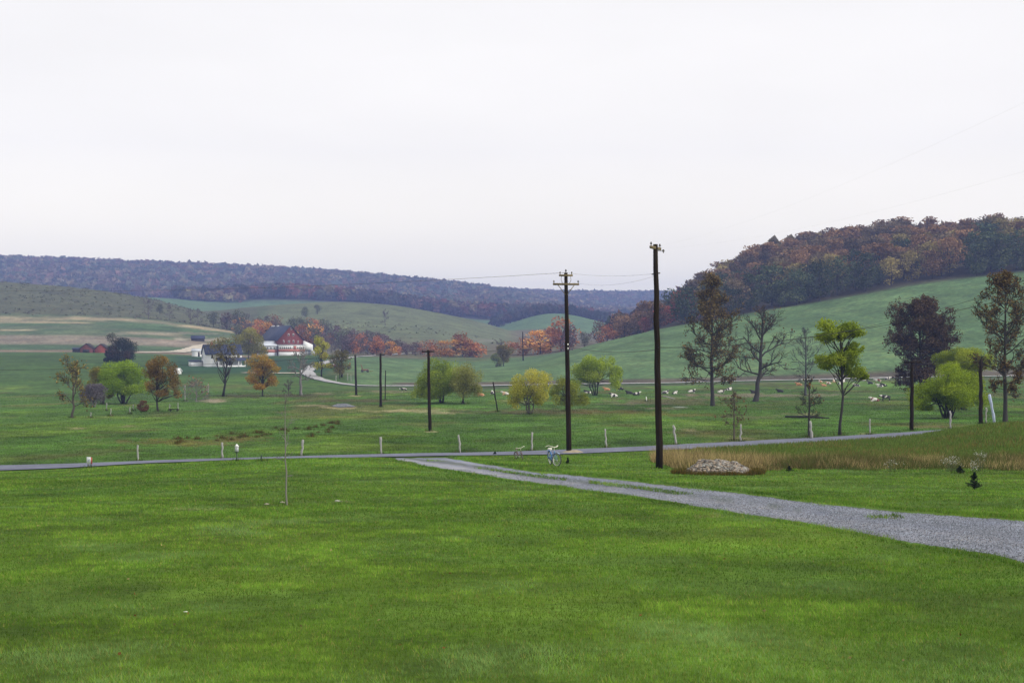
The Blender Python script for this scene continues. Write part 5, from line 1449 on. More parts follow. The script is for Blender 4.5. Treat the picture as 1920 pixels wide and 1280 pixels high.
    mb = MB(); mb.tube([(SE[0], 0, .60), (SE[0] - .02, 0, .72)], .013, 8); mb.build('seat_post', M_CHROME, r, True)
    # cranks, pedals, chain guard, rack, kickstand
    mb = MB(); mb.tube([(BBk[0], -.07, BBk[2]), (BBk[0], .07, BBk[2])], .02, 8)
    mb.tube([(BBk[0], .07, BBk[2]), (BBk[0] + .14, .075, BBk[2] - .07)], .009, 6); mb.tube([(BBk[0], -.07, BBk[2]), (BBk[0] - .14, -.075, BBk[2] + .07)], .009, 6)
    cr = mb.build('crank', M_CHROME, r, True)
    MB().box((BBk[0] + .14, .12, BBk[2] - .07), (.08, .09, .025)).build('pedal', M_TYRE, cr)
    MB().box((BBk[0] - .14, -.12, BBk[2] + .07), (.08, .09, .025)).build('pedal', M_TYRE, cr)
    if guard:
        mb = MB(); mb.poly([(BBk[0] + .10, -.075, BBk[2] + .02), (BBk[0] + .06, -.075, BBk[2] + .10), (BBk[0] - .10, -.075, BBk[2] + .12), (RB[0] - .02, -.075, RB[2] + .06), (RB[0] - .02, -.075, RB[2] - .03), (BBk[0] + .02, -.075, BBk[2] - .07)], (0, .012, 0)); mb.build('chain_guard', frame_m, r)
        mb = MB(); mb.box((RB[0] - .02, 0, .665), (.34, .15, .02))
        for s in (-.06, .06): mb.tube([(RB[0] - .1, s, .66), (RB[0], s * .9, rw)], .007, 5)
        mb.build('carrier_rack', frame_m, r)
    mb = MB(); mb.tube([(BBk[0] - .06, .03, BBk[2] - .03), (BBk[0] - .16, .20, .0)], .010, 6); mb.build('kickstand', M_CHROME, r, True)
    return r
bb_ = hit(1038, 873, 40, 75)
bicycle('bicycle', 'blue bicycle with white tyres, cream saddle and handlebar parked on the grass', bb_ + Vector((0, 0, .01)), R(-76), R(5), .315, 1.02, M_BLUE, M_PALEBLUE, M_SADDLE, M_SADDLE, M_WWALL, 26)
bs = hit(974, 861, 55, 78)
bicycle('child_bicycle', 'small dark brown child bicycle with pale bars near the road left of the blue one', bs + Vector((0, 0, .01)), R(-62), R(5), .27, .70, M_BROWNP, M_BROWNP, M_BROWNP, M_SADDLE, M_BROWNP, -30, False)

# ------------------------------------------------------------------ cows
def skin_mesh(name, verts, edges, radii, root=0, sub=2):
    me = bpy.data.meshes.new(name); me.from_pydata(verts, edges, [])
    o = bpy.data.objects.new(name, me); COL.objects.link(o)
    o.modifiers.new('skin', 'SKIN'); 
    for k, v in enumerate(me.skin_vertices[0].data):
        rr = radii[k]; v.radius = rr if isinstance(rr, tuple) else (rr, rr); v.use_root = (k == root)
    s = o.modifiers.new('sub', 'SUBSURF'); s.levels = sub; s.render_levels = sub
    dg = bpy.context.evaluated_depsgraph_get(); dg.update()
    nm = bpy.data.meshes.new_from_object(o.evaluated_get(dg))
    bpy.data.objects.remove(o)
    nm.name = name
    nm.polygons.foreach_set('use_smooth', np.ones(len(nm.polygons), bool)); nm.materials.clear()
    return nm
lv = [(-.75, 0, .42), (-.35, 0, .46), (.10, 0, .48), (.48, 0, .52), (.78, 0, .78), (.98, .04, .98), (1.16, .06, .93), (1.34, .07, .84),
      (.55, .26, .20), (.80, .30, .10), (.52, .36, .07), (.55, -.26, .20), (.78, -.32, .10), (.52, -.37, .07),
      (-.60, .40, .22), (-.18, .50, .16), (-.50, .56, .07), (-.62, -.34, .2), (-.2, -.44, .14), (-.5, -.48, .07),
      (1.0, .24, 1.0), (1.0, -.16, 1.0), (-.98, 0, .40), (-1.05, .12, .12)]
le = [(0, 1), (1, 2), (2, 3), (3, 4), (4, 5), (5, 6), (6, 7), (3, 8), (8, 9), (9, 10), (3, 11), (11, 12), (12, 13), (0, 14), (14, 15), (15, 16), (0, 17), (17, 18), (18, 19), (5, 20), (5, 21), (0, 22), (22, 23)]
lr = [(.36, .34), (.42, .38), (.42, .40), (.34, .37), (.18, .24), (.13, .15), (.10, .12), (.075, .08), .12, .07, .05, .12, .07, .05, .17, .09, .05, .17, .09, .05, .04, .04, .05, .03]
COWL = skin_mesh('lying_cow', lv, le, lr)
sv = [(-.70, 0, 1.12), (-.25, 0, 1.05), (.20, 0, 1.03), (.58, 0, 1.12), (.88, 0, 1.22), (1.10, .02, 1.30), (1.28, .03, 1.20), (1.44, .03, 1.05),
      (.55, .20, .78), (.56, .20, .42), (.54, .20, .02), (.55, -.20, .78), (.60, -.20, .42), (.58, -.20, .02),
      (-.62, .22, .82), (-.78, .22, .48), (-.70, .22, .02), (-.58, -.22, .82), (-.72, -.22, .48), (-.62, -.22, .02), (1.1, .2, 1.34), (1.1, -.18, 1.34), (-.92, 0, 1.1), (-.98, 0, .6)]
sr = [(.30, .30), (.36, .38), (.36, .38), (.28, .34), (.17, .22), (.12, .14), (.10, .11), (.075, .08), .12, .07, .06, .12, .07, .06, .15, .08, .06, .15, .08, .06, .04, .04, .05, .03]
COWS = skin_mesh('standing_cow', sv, le, sr)
def coat(name, c1, c2, thr, scale=1.15):
    m, t, p = nodes_mat(name)
    vec = coords(t); oi = t.nodes.new('ShaderNodeObjectInfo')
    ad = t.nodes.new('ShaderNodeVectorMath'); ad.operation = 'ADD'
    sc_ = t.nodes.new('ShaderNodeVectorMath'); sc_.operation = 'SCALE'; sc_.inputs[0].default_value = (31, 17, 23)
    t.links.new(oi.outputs['Random'], sc_.inputs['Scale']); t.links.new(vec, ad.inputs[0]); t.links.new(sc_.outputs[0], ad.inputs[1])
    n_ = noise_node(t, scale, 1, .4, ad.outputs[0])
    t.links.new(mixcol(t, maprange(t, n_, thr - .015, thr + .015, 0, 1), c1, c2), p.inputs['Base Color']); p.inputs['Roughness'].default_value = .8
    return m
CB = (0.018, 0.017, 0.017); CW = (0.62, 0.60, 0.57); CT = (0.42, 0.20, 0.09); CTP = (0.52, 0.36, 0.22); CR = (0.16, 0.04, 0.03)
COATS = {'bw': coat('black_white_coat', CB, CW, .52), 'wb': coat('white_black_coat', CB, CW, .47), 'k': coat('black_coat', CB, CB, .5), 'w': coat('white_coat', (.05, .045, .04), CW, .44),
         't': coat('tan_coat', CT, (0.46, 0.24, 0.12), .5), 'tw': coat('tan_white_coat', CT, CW, .52), 'pt': coat('pale_tan_coat', CTP, CW, .5), 'rw': coat('red_white_coat', CR, CW, .42)}
CMESH = {}
for kx, mm in COATS.items():
    for nm_, src in (('l', COWL), ('s', COWS)):
        c = src.copy(); c.materials.append(mm); CMESH[kx + nm_] = c
COWLIST = [ # px, base, kind, heading (deg, 0 = to the right), label
 (1102, 737.5, 'wbl', 200, 'white cow with black spots lying at the foot of the round willow'),
 (1138, 732, 'tl', 180, 'tan cow lying just right of the round willow'),
 (1151, 744, 'bwl', 190, 'black and white cow lying nearest below the tan one by the willow'),
 (1164, 731, 'wbl', 175, 'white cow with a dark head lying above and right of the tan one'),
 (1180, 738.5, 'kl', 200, 'black cow lying left of the spotted one, left of the tallest pole'),
 (1193, 741, 'bwl', 10, 'black and white cow lying right behind the black one, left of the tallest pole'),
 (1247, 738, 'wl', 20, 'white cow lying with raised head just right of the tallest pole'),
 (1265, 738.5, 'wl', 40, 'small white cow lying second right of the tallest pole'),
 (1297, 736, 'wbl', 8, 'white cow with dark spots lying left of the tallest tree'),
 (1352, 736.5, 'wl', 0, 'white cow lying lower of the pair right of the tallest tree'),
 (1366, 732, 'wbl', 12, 'white cow with raised head, upper of the pair right of the tallest tree'),
 (1414, 737.5, 'kl', 185, 'black cow lying behind the trunk of the bare oak'),
 (1463, 735.5, 'kl', 172, 'solid black cow lying right of the bare oak'),
 (1498, 722.5, 'tl', 170, 'tan cow lying left of the thin leafless tree'),
 (1538.5, 717, 'twl', 110, 'tan and white cow farthest left beyond the slender yellow green tree'),
 (1545, 724, 'tl', 190, 'tan cow lying lowest of the tan group left of the slender tree'),
 (1554, 720, 'twl', 150, 'pale tan and white cow lying next to the slender tree'),
 (1564, 717, 'ptl', 90, 'pale cow partly behind the trunk of the slender tree'),
 (1576, 720.5, 'wbl', 15, 'white and black cow lying right against the trunk of the slender tree'),
 (1582, 716.5, 'wl', 60, 'small white cow under the lowest branch of the slender tree'),
 (1606, 724.5, 'wbl', 185, 'lone white cow with a dark belly right of the slender tree'),
 (1618.5, 713.5, 'wl', 130, 'white cow lying near the far road left of the spotted herd'),
 (1625, 713, 'ks', 80, 'black cow standing near the far road above the spotted herd'),
 (1632, 720, 'bwl', 180, 'black and white cow lying at the left end of the spotted herd'),
 (1646, 718.5, 'rws', 160, 'brown and white cow in the middle of the spotted herd'),
 (1650, 725.5, 'bwl', 160, 'black and white cow lying lowest in the spotted herd'),
 (1657, 724, 'bwl', 150, 'dark cow with a white rump at the right end of the spotted herd'),
 (1664, 711.5, 'bwl', 0, 'black and white cow lying next to the dark maroon tree'),
 (1640, 752.5, 'rwl', 175, 'white cow with a dark red head, left of the two nearest cows'),
 (1661, 752.5, 'bws', 165, 'black cow with white legs standing, right of the two nearest cows'),
 (901, 742.5, 'tl', 185, 'tan cow lying just right of the olive willow'),
 (923, 739, 'wl', 90, 'white cow lying beside the tall leaning dark stake'),
 (948, 740.5, 'ptl', 175, 'pale tan cow lying against the left side of the yellow willow'),
 (757, 735, 'bws', 180, 'lone dark cow with a pale rump left of the wide green willow'),
]
for (q, b_, kd, hd, lab) in COWLIST:
    b = hit(q, b_, 190, 345)
    o = link('cow', CMESH[kd], None, b - Vector((0, 0, .03)))
    o.rotation_euler = (0, 0, R(hd)); s = .78 if kd.endswith('l') else .80
    if 1535 < q < 1560 or q in (1265, 757): s *= .85
    o.scale = (s, s, s)
    tag(o, lab, 'cow', 'cows resting in the pasture')

# ------------------------------------------------------------------ stone heap, small plants
b = hit(1354, 890, 40); rng = np.random.default_rng(31)
ns = 2600
q = rng.random((ns, 2)); th = q[:, 0] * 2 * pi; rr = q[:, 1] ** .5
k = b.y / FPX; RX, RY, HH = 66 * k, 1.15, .52
sx = np.cos(th) * rr; sy = np.sin(th) * rr
hh = HH * np.clip(1 - rr ** 3.2, 0, 1) * (.62 + .6 * vnoise(sx * 4 + 4, sy * 3))
cx_, cy_ = b.x, b.y + RY
Pp = np.stack([cx_ + sx * RX, cy_ + sy * RY, ground_z(cx_ + sx * RX, cy_ + sy * RY) + hh - .01], 1)
mb = MB()
ico = bmesh.new(); bmesh.ops.create_icosphere(ico, subdivisions=1, radius=1.0)
IV = np.array([v.co[:] for v in ico.verts]); IF = np.array([[v.index for v in f.verts] for f in ico.faces]); ico.free()
for k_ in range(ns):
    s = rng.uniform(.028, .075) * (1 if rng.random() < .93 else 1.5)
    V = IV * (1 + .35 * rng.normal(size=(len(IV), 1)) * .6) * s * np.array((1.25, 1.0, .7))
    a = rng.random() * 2 * pi; V = V @ np.array([[cos(a), sin(a), 0], [-sin(a), cos(a), 0], [0, 0, 1]])
    tn = np.array((.27, .26, .24)) * rng.uniform(.2, 1.3) * (np.array((1.1, .93, .78)) if rng.random() < .5 else 1)
    mb.add(V + Pp[k_], IF, np.minimum(tn, .75))
tag(mb.build('stone_heap', M_STONE), 'low heap of pale field stones in front of the brown weeds', 'stone heap', kind='stuff')
# earth core under the stones and weedy fringe around it
V = np.stack([gx * RX * .97 + cx_, gy * RY * .97 + cy_, ground_z(gx * RX + cx_, gy * RY + cy_) + np.clip(1 - rad ** 2, -.05, 1) * .40 - .03], -1).reshape(-1, 3)
tag(link('earth_bank', mesh_np('earth_bank', V, MF, M_EARTH, None, True)), kind='structure')
nf = 9000
th = rng.random(nf) * 2 * pi; rr = rng.uniform(1.0, 1.32, nf)
X = cx_ + np.cos(th) * rr * RX * 1.02; Yq = cy_ + np.sin(th) * rr * RY * 1.15
keep = (np.sin(th) < .2) | (rng.random(nf) < .5); X, Yq = X[keep], Yq[keep]
hgt_ = rng.uniform(.05, .26, len(X)) * (.4 + 1.1 * vnoise(X * 2.2, Yq * 2.2))
cl = np.where((rng.random(len(X)) < .5)[:, None], np.array((.17, .105, .03)), np.array((.07, .085, .02))) * rng.uniform(.6, 1.3, (len(X), 1))
V, F, T = blades(np.stack([X, Yq, ground_z(X, Yq)], 1), hgt_, np.full(len(X), .022), cl, rng, .7)
tag(link('heap_fringe', mesh_np('heap_fringe', V, F, M_GRASS, T)), 'fringe of brown weeds round the stone heap', 'weeds', kind='stuff')

def small_conifer(name, label, px, by, ty, wpx, seed, ymin=30, ymax=90, cols=((.012, .022, .016), (.03, .045, .028)), cat='conifer'):
    rng = np.random.default_rng(seed); b = hit(px, by, ymin, ymax); k = b.y / FPX
    H = (by - ty) * k; W_ = wpx * k
    root = thing(name, label, cat, b)
    mb = MB(); mb.tube([(0, 0, -.1), (0, 0, H * .95)], [H * .04, .006], 6, BKD)
    P = []
    for q in range(46):
        f = rng.random() ** 1.1; z = H * (.08 + .85 * f); L = W_ / 2 * (1.05 - f) * rng.uniform(.6, 1.1); a = q * 2.4
        e = np.array((cos(a) * L, sin(a) * L, z + L * .25)); mb.tube([(0, 0, z), e], [.008, .003], 3, BKD, cap=False)
        tt = rng.random((26, 1)); P.append(np.array((0, 0, z)) * (1 - tt) + e * tt + rng.normal(size=(26, 3)) * .03 * H)
    mb.build('trunk', M_BARK, root)
    P = np.concatenate(P); c = np.array(cols); m_ = rng.random((len(P), 1)); col = c[0] * (1 - m_) + c[1] * m_
    V, F, T = leafquads(P, np.full(len(P), max(.022, .9 * k)), col, rng, .2); link('needles', mesh_np('needles', V, F, M_LEAF, T), root)
small_conifer('small_conifer', 'little dark conifer on the grass at the right edge above the driveway', 1827, 918, 884, 36, 51)
small_conifer('small_conifer', 'tiny dark conifer on the grass just right of the blue bicycle', 1064.5, 869.5, 857, 8, 52, 40, 75)
small_conifer('dark_seedling', 'tiny dark bush at the road edge left of the child bicycle', 928, 852.5, 846, 8, 53, 60, 80, cat='bush')
small_conifer('dark_seedling', 'low dark bush at the right end of the white flowers', 1800, 887, 872, 20, 54, 45, 75, cat='bush')
small_conifer('dark_seedling', 'low dark bush in the brown weeds right of the stone heap', 1480, 884, 873, 16, 55, 45, 75, cat='bush')
def flowers(label, px, by, ty, wpx, n, seed):
    rng = np.random.default_rng(seed); b = hit(px, by, 45, 78); b.y += .0; k = b.y / FPX
    root = thing('white_aster', label, 'wildflower', b)
    mb = MB(); P = []
    for q in range(n):
        hx = rng.normal() * wpx * k * .24; hy = rng.normal() * .25; h = (by - ty) * k * rng.uniform(.45, 1.0)
        mb.tube([(hx * .5, hy * .5, -.05), (hx * .8, hy * .8, h * .6), (hx, hy, h)], [.006, .005, .003], 3, (.05, .07, .02), cap=False)
        for z in range(4): P.append((hx + rng.normal() * .05, hy + rng.normal() * .05, h + rng.normal() * .05))
    mb.build('stems', M_BARK, root)
    P = np.array(P); V, F, T = leafquads(P, np.full(len(P), .022), np.tile((.72, .72, .68), (len(P), 1)) * rng.uniform(.6, 1, (len(P), 1)), rng, .8)
    link('flower_heads', mesh_np('flower_heads', V, F, M_LEAF, T), root)
flowers('large clump of white wildflowers near the right end of the brown weeds', 1785, 884, 855, 36, 46, 61)
flowers('tall sparse clump of white wildflowers farthest right, above the little conifer', 1836, 884, 842, 24, 22, 62)
flowers('low clump of white wildflowers just above the little conifer', 1826, 886, 866, 22, 18, 63)
flowers('faint small clump of white wildflowers left of the large clump', 1672, 884, 862, 34, 18, 64)

# reed tufts in the pasture
rng = np.random.default_rng(91)
TUFT = []
for k_ in range(3):
    n_ = 110; a = rng.random(n_) * 2 * pi; rr = np.abs(rng.normal(size=n_)) * .26
    cl = np.where((rng.random(n_) < .4)[:, None], np.array((.14, .08, .035)), np.array((.05, .075, .018))) * rng.uniform(.6, 1.3, (n_, 1))
    V, F, T = blades(np.stack([np.cos(a) * rr, np.sin(a) * rr * .8, np.zeros(n_)], 1), rng.uniform(.10, .42, n_) * np.clip(1.2 - rr * 1.3, .2, 1), np.full(n_, .035), cl, rng, .9)
    TUFT.append(mesh_np('reed_tuft', V, F, M_GRASS, T))
TG = 'dark tufts of rank grass in the pasture beyond the road'
for k_ in range(46):
    if k_ < 30: q = rng.uniform(330, 560); py_ = np.interp(q, [260, 420, 470, 560], [829, 822, 818, 805]) + rng.normal() * 3.5
    else: q = rng.uniform(560, 640); py_ = 803 + rng.normal() * 8
    b = hit(q, py_, 78, 160)
    o = link('grass_tuft', TUFT[k_ % 3], None, b - Vector((0, 0, .03))); o.rotation_euler = (0, 0, rng.random() * 6)
    s = rng.uniform(.5, 1.2); o.scale = (s * 1.2, s * 1.2, s)
    tag(o, 'dark brown green grass tuft in the rusty patch of pasture beyond the lawn sapling', 'grass tuft', TG)

# puddle beside the stream
pp = [hit(a, b_, 140, 260) for a, b_ in ((621, 762), (632, 758), (648, 757), (660, 760.5), (668, 763), (650, 764), (634, 764.5))]
mb = MB(); c = sum(pp, Vector()) / len(pp)
V = np.array([(c.x, c.y, c.z + .1)] + [(p.x, p.y, p.z + .1) for p in pp]); n_ = len(pp)
mb.add(V, np.array([(0, 1 + k_, 1 + (k_ + 1) % n_) for k_ in range(n_)]))
m, t, p = nodes_mat('muddy_water'); p.inputs['Base Color'].default_value = (0.12, 0.14, 0.16, 1); p.inputs['Roughness'].default_value = .12
tag(mb.build('puddle', m), kind='structure')

# a few stones and leaves lying on the lawn
for (q, b_, s, lab, c) in ((500, 946, .06, 'flat pale stone on the lawn left of the sapling', (.33, .31, .24)), (529, 943, .07, 'flat pale stone at the foot of the sapling', (.33, .31, .24)),
                           (632, 940, .07, 'pale stone lying alone on the lawn right of the sapling', (.36, .36, .32)), (348, 1150, .018, 'small white stone on the near lawn at the left', (.7, .72, .62))):
    b = hit(q, b_); rng = np.random.default_rng(int(q))
    V = IV * (1 + .2 * rng.normal(size=(len(IV), 1)) * .5) * s * np.array((1.2, .8, .35)); mb = MB().add(V + np.array((0, 0, .02)), IF, c)
    tag(mb.build('lawn_stone', M_STONE, None, False, b), lab, 'stone')

# ------------------------------------------------------------------ farm buildings
def gable_block(root, name_w, W_, L, he, hp, mw, mroof, over=.35, c=(0, 0, 0), ridge='y', part_roof='roof', th=.22):
    """walls with two gables and a pitched roof; ridge along local y (or x)"""
    x, y = W_ / 2, L / 2
    V = np.array([(-x, -y, -.8), (x, -y, -.8), (x, -y, he), (0, -y, hp), (-x, -y, he), (-x, y, -.8), (x, y, -.8), (x, y, he), (0, y, hp), (-x, y, he)], float)
    Rv = np.array([(-x - over, -y - over), (-x - over, y + over)])
    sl = (hp - he) / x
    def roofside(s):
        return [(s * (x + over), -y - over, he - sl * over + .05), (s * (x + over), y + over, he - sl * over + .05), (0, y + over, hp + .05), (0, -y - over, hp + .05)]
    sw = (lambda P: np.array([(p[1], -p[0], p[2]) for p in P])) if ridge == 'x' else (lambda P: np.array(P))
    mb = MB(); mb.add(sw(V) + np.array(c), [np.array([(0, 1, 2, 4), (6, 5, 9, 7), (5, 0, 4, 9), (1, 6, 7, 2)]), np.array([(4, 2, 3), (7, 9, 8)])])
    w = mb.build(name_w, mw, root)
    mb = MB()
    for s in (-1, 1): mb.poly(sw(roofside(s)) + np.array(c), (0, 0, th))
    rf = mb.build(part_roof, mroof, root)
    return w, rf
def window(root, c, w, h, axis='x', trim=M_WHITE, face=-1, pane=M_GLASSD):
    """framed window on a wall; axis: wall runs along this local axis"""
    f = MB()
    d = .07
    if axis == 'x':
        f.box((c[0], c[1] + face * d / 2, c[2]), (w + .18, d, h + .18)); o = f.build('window', trim, root)
        MB().box((c[0], c[1] + face * (d + .012), c[2]), (w, .02, h)).build('pane', pane, o)
    else:
        f.box((c[0] + face * d / 2, c[1], c[2]), (d, w + .18, h + .18)); o = f.build('window', trim, root)
        MB().box((c[0] + face * (d + .012), c[1], c[2]), (.02, w, h)).build('pane', pane, o)

# red barn
YB = 590.; kb = YB / FPX
g0 = at(545, YB); TH = R(24)
Wb, Lb = 44 * kb / cos(TH), 36.
root = thing('red_barn', 'large red barn with blue slate roof and white lower walls on the farm', 'barn', g0, TH)
zof = lambda py: EYE - g0.z - (py - 640) * kb
gable_block(root, 'wall', Wb, Lb, zof(637), zof(611), M_RED, M_SLATE, .5, (0, Lb / 2, 0))
for (pxw, pyw, ww, hh_) in ((546, 616, .45, 1.1), (541.5, 627.5, .5, .9), (549.5, 627.5, .5, .9), (533, 640, .4, 1.0), (542, 640.5, .6, .9), (550, 640, .5, 1.0), (558, 641, .35, .8)):
    window(root, ((pxw - 545) * kb / cos(TH), 0, zof(pyw)), ww, hh_, 'x')
fx = MB().box((0, -1.3, zof(650.5)), (Wb, 2.6, 8 * kb)).build('milking_parlour', M_WHITE, root)
MB().box((0, -1.34, zof(657)), (Wb + .06, 2.68, 5 * kb)).build('red_band', M_PINK, root)
MB().box((0, -1.3, zof(664.5)), (Wb, 2.6, 10 * kb)).build('white_base', M_WHITE, root)
MB().box((0, -1.4, zof(646.2)), (Wb + .3, 3.0, .22)).build('ledge_roof', M_TIN, root)
MB().box((5.2 * kb, -2.64, zof(651.5)), (5.5 * kb, .1, 6.5 * kb)).build('red_door', M_PINK, root)
for kx in (-20, -16.6, -13.2, -9.8, -6.4, -3, 10, 13.2, 16.4, 19.6):
    window(root, (kx * kb / cos(TH), -2.6, zof(652)), .42, .85, 'x', M_WHITE)
# lower milk house on the left of the barn front
xl = -Wb / 2 - 4.6
MB().box((xl, 2.0, zof(651.5)), (8.2, 5., 8 * kb)).build('side_wing', M_SHADEW, root)
MB().box((xl, 2.0, zof(658)), (8.26, 5.06, 5 * kb)).build('red_band', M_PINK, root)
MB().box((xl, 2.0, zof(664.5)), (8.2, 5.0, 9 * kb)).build('white_base', M_SHADEW, root)
mb = MB(); mb.poly([(xl - 4.5, -.9, zof(648.5)), (xl + 4.3, -.9, zof(648.5)), (xl + 4.3, 4.8, zof(640)), (xl - 4.5, 4.8, zof(640))], (0, 0, .2)); mb.build('wing_roof', M_TIN, root)
for kx in range(5):
    window(root, (xl - 3.0 + kx * 1.45, -.5, zof(652)), .5, .85, 'x', M_WHITE)
# white annex on the right
xr = Wb / 2 + 1.9
V = np.array([(-1.9, -2.2, 0), (1.9, -2.2, 0), (1.9, -2.2, zof(646)), (-1.9, -2.2, zof(639)), (-1.9, 3, 0), (1.9, 3, 0), (1.9, 3, zof(646)), (-1.9, 3, zof(639))], float) + np.array((xr, 0, 0)); V[[0, 1, 4, 5], 2] = zof(656)
mb = MB(); mb.add(V, np.array([(0, 1, 2, 3), (5, 4, 7, 6), (4, 0, 3, 7), (1, 5, 6, 2), (3, 2, 6, 7), (0, 4, 5, 1)])); mb.build('annex', M_WHITE, root)
MB().box((xr - .3, .6, zof(661)), (3.0, 3.6, 10 * kb)).build('annex_base', M_SHADEW, root)
mb = MB(); mb.tube([(xr + 1.7, -2.6, zof(668)), (xr + 1.7, -2.6, zof(656))], 0.9, 14); mb.build('feed_tank', M_SHADEW, root, True)
mb = MB()
for (xx, ww) in ((-Wb * .2, 1.8),):
    mb.box((0, Lb - 4, zof(610.2)), (.5, 5, .5)).box((0, Lb - 13, zof(610.2)), (.5, 2.5, .5))
mb.build('roof_vent', M_WHITE, root)
# white house
YH = 455.; kh = YH / FPX
g0 = at(382, YH); TH = R(27)
Wh, Lh = 27 * kh / cos(TH), 12.5
zof = lambda py: EYE - g0.z - (py - 640) * kh
root = thing('white_house', 'white two storey farmhouse with a porch and a low wing behind thin trees', 'house', g0, TH)
gable_block(root, 'wall', Wh, Lh, zof(663), zof(647), M_WHITE, M_SLATE, .35, (Lh / 2, 0, 0), 'x')
for (dy, pyw) in ((1.2, 668), (1.2, 679.5)): window(root, (0, dy, zof(pyw)), .55, 1.1, 'y')
for q in range(4): window(root, (2.2 + q * 3.0, -Wh / 2, zof(668)), .7, 1.2, 'x')
MB().box((2.6, 0, zof(647) + .2), (.7, .7, 1.8)).build('chimney', M_RED, root)
# low wing to the left (along -x turned back to face the viewer)
MB().box((-1.9, 3.4, zof(685)), (4.0, 4.2, 12.6 * kh)).build('low_wing', M_WHITE, root)
mb = MB(); mb.poly([(-4.2, 1.1, zof(678.2)), (.2, 1.1, zof(678.2)), (.2, 5.7, zof(675.5)), (-4.2, 5.7, zof(675.5))], (0, 0, .15)); mb.build('wing_roof', M_SLATE, root)
yo = -Wh / 2
PX0, PX1 = 3.6, 13.2
MB().box(((PX0 + PX1) / 2, yo - 1.3, zof(690.2)), (PX1 - PX0, 2.6, .28)).build('porch_floor', M_WHITE, root)
MB().box(((PX0 + PX1) / 2, yo - 1.25, zof(695)), (PX1 - PX0 - .2, 2.4, 9 * kh)).build('porch_base', M_SHADEW, root)
mb = MB(); mb.poly([(PX0 - .3, yo - 2.9, zof(676)), (PX1 + .3, yo - 2.9, zof(676)), (PX1 + .3, yo + .02, zof(671)), (PX0 - .3, yo + .02, zof(671))], (0, 0, .16)); mb.build('porch_roof', M_SLATE, root)
for q in range(5):
    xx = PX0 + .2 + q * (PX1 - PX0 - .4) / 4
    MB().box((xx, yo - 2.45, (zof(690.2) + zof(675.5)) / 2), (.22, .22, zof(675.5) - zof(690.2))).build('porch_post', M_WHITE, root)
MB().box(((PX0 + PX1) / 2, yo - 2.45, zof(686.5)), (PX1 - PX0, .08, .55)).build('porch_railing', M_WHITE, root)
MB().box(((PX0 + PX1) / 2, yo - .03, zof(683)), (1.1, .08, 2.1)).build('porch_door', M_DARK, root)

def small_building(name, label, px, Y, rz, W_, L, he, hp, mw, mr, cat, door=None, extra=None, ridge='x'):
    g = at(px, Y); root = thing(name, label, cat, g, R(rz))
    gable_block(root, 'wall', W_, L, he, hp, mw, mr, .25, (0, 0, 0), ridge)
    if door: MB().box((door[0], -(W_ if ridge == 'x' else L) / 2 - .03, door[2] / 2), (door[1], .08, door[2])).build('door', M_DARK, root)
    return root
small_building('white_shed', 'small white shed on the track left of the white house', 369, 545, 8, 3.2, 3.6, 2.2, 2.9, M_WHITE, M_TIN, 'shed', (1.0, .7, 1.8))
small_building('red_shed', 'left red shed with a dark open front, at the left of the farm', 165, 560, 0, 5.2, 5.0, 1.7, 3.6, plain('shed_red', (0.15, 0.045, 0.035), .9, 2, .3), M_DARK, 'shed', (0, 2.8, 1.3), None, 'y')
small_building('red_shed', 'right red shed partly hidden by the broad dark green tree', 192, 560, 0, 5.0, 5.0, 1.6, 3.5, plain('shed_red_bright', (0.26, 0.06, 0.04), .9, 2, .3), M_DARK, 'shed', None, None, 'y')
small_building('dark_lean_to', 'low dark lean to left of the two red sheds', 146, 562, 0, 3.0, 3.6, 1.3, 1.7, M_DARK, M_SLATE, 'shed')
small_building('white_hut', 'tiny white hut with a pitched roof right of the brown oak', 333.5, 400, -30, 1.5, 1.5, .8, 1.5, M_WHITE, M_WHITE, 'hut')
small_building('dark_roofed_shelter', 'low dark roofed shelter on the bare ground behind the white house', 371, 690, 10, 5, 6.5, 1.2, 2.6, M_DARK, M_SLATE, 'shelter')
small_building('low_outbuilding', 'low dark outbuilding with a white gable trim behind the yellow green tree', 452, 640, 20, 6, 9, 2.2, 4.2, M_SHADEW, M_SLATE, 'outbuilding')
# farm machines by the road
g = at(684, 425); k = g.y / FPX
root = thing('hay_rake', 'rusty hay machine with a raised boom in the field by the farm road', 'farm machine', g, R(10))
MB().box((0, 0, .7), (2.4, 1.1, .5)).build('body', M_RUST, root)
MB().tube([(-.8, 0, .9), (-.9, 0, 1.8), (-1.3, 0, 2.6)], [.16, .13, .08], 6).build('boom', M_RUST, root)
for s in (-.8, .9):
    mb = MB(); mb.tube([(s, -.62, .42), (s, -.48, .42)], .42, 14); mb.build('wheel', M_TYRE, root, True)
    mb = MB(); mb.tube([(s, .48, .42), (s, .62, .42)], .42, 14); mb.build('wheel', M_TYRE, root, True)
MB().tube([(1.2, 0, .5), (2.6, -.2, .3)], .06, 6).build('drawbar', M_RUST, root)
g = at(625, 440)
root = thing('red_wagon', 'small red and white farm wagon left of the small olive brown tree', 'wagon', g, R(15))
MB().box((0, 0, .8), (2.2, 1.3, .7)).build('box', M_RED, root)
MB().box((0, 0, 1.25), (1.6, 1.1, .25)).build('load', M_WHITE, root)
for s in (-.7, .7):
    mb = MB(); mb.tube([(s, -.74, .4), (s, -.62, .4)], .4, 14); mb.build('wheel', M_TYRE, root, True)
    mb = MB(); mb.tube([(s, .62, .4), (s, .74, .4)], .4, 14); mb.build('wheel', M_TYRE, root, True)
g = at(648, 440)
root = thing('dark_wagon', 'dark flat farm wagon under the small olive brown tree', 'wagon', g, R(-5))
MB().box((0, 0, .9), (3.4, 1.5, .3)).build('bed', M_DARK, root)
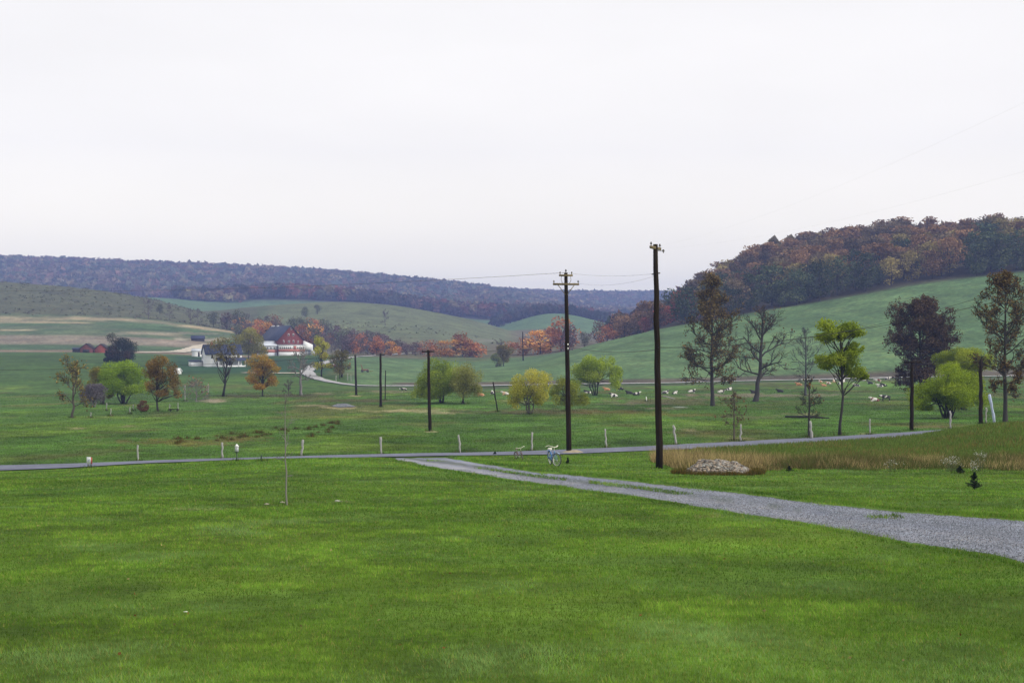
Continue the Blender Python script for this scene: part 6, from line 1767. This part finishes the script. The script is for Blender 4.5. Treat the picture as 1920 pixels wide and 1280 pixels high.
MB().box((1.5, 0, 1.5), (.12, 1.4, 1.2)).build('end_rack', M_RUST, root)
for s in (-1.1, 1.1):
    mb = MB(); mb.tube([(s, -.8, .42), (s, -.68, .42)], .42, 14); mb.build('wheel', M_TYRE, root, True)
    mb = MB(); mb.tube([(s, .68, .42), (s, .8, .42)], .42, 14); mb.build('wheel', M_TYRE, root, True)

# ------------------------------------------------------------------ long grass added as contact shading at the feet of posts, poles and trunks; fallen leaves
rng = np.random.default_rng(123)
BP = []
for o in list(COL.objects):
    if o.parent is None and o.get('category') in ('fence post', 'utility pole', 'tree', 'stake', 'bush', 'sign', 'bird house') and o.location.y < 320:
        BP.append(tuple(o.location) + ((.55 if o['category'] != 'tree' else 1.1),))
BP = np.array(BP); nper = 90
C = np.repeat(BP, nper, axis=0); a = rng.random(len(C)) * 2 * pi; rr = np.abs(rng.normal(size=len(C))) * C[:, 3] * .5
X = C[:, 0] + np.cos(a) * rr; Yq = C[:, 1] + np.sin(a) * rr
px_ = 960 + FPX * X / Yq; ok = (np.abs(Yq - road_y(px_)) > 2.4)
X, Yq, rr = X[ok], Yq[ok], rr[ok]
hh_ = rng.uniform(.08, .34, len(X)) * np.clip(Yq / 100, .5, 1.2)
cl = np.where((rng.random(len(X)) < .3)[:, None], np.array((.15, .13, .045)), np.array((.045, .088, .016))) * rng.uniform(.6, 1.3, (len(X), 1))
V, F, T = blades(np.stack([X, Yq, ground_z(X, Yq)], 1), hh_, np.full(len(X), .03) * np.clip(Yq / 90, .3, 2), cl, rng, .7)
tag(link('contact_shade_grass', mesh_np('contact_shade_grass', V, F, M_GRASS, T)), 'dark grass added for contact shading round the feet of posts, poles and trunks', 'grass', kind='stuff')
nl_ = 130
y = np.exp(rng.uniform(np.log(8), np.log(40), nl_)); x = rng.uniform(-.42, .42, nl_) * y
px_ = 960 + FPX * x / y; py_ = 640 + (EYE - ground_z(x, y)) / y * FPX
ok = ~drive_mask(px_, py_, -3); x, y = x[ok], y[ok]
cl = np.where((rng.random(len(x)) < .6)[:, None], np.array((.16, .085, .03)), np.array((.34, .27, .13))) * rng.uniform(.5, 1.3, (len(x), 1))
V, F, T = leafquads(np.stack([x, y, ground_z(x, y) + .03], 1), np.full(len(x), .02), cl, rng, 1.2)
tag(link('fallen_leaves', mesh_np('fallen_leaves', V, F, M_LEAF, T)), 'brown fallen leaves scattered over the lawn', 'leaves', kind='stuff')
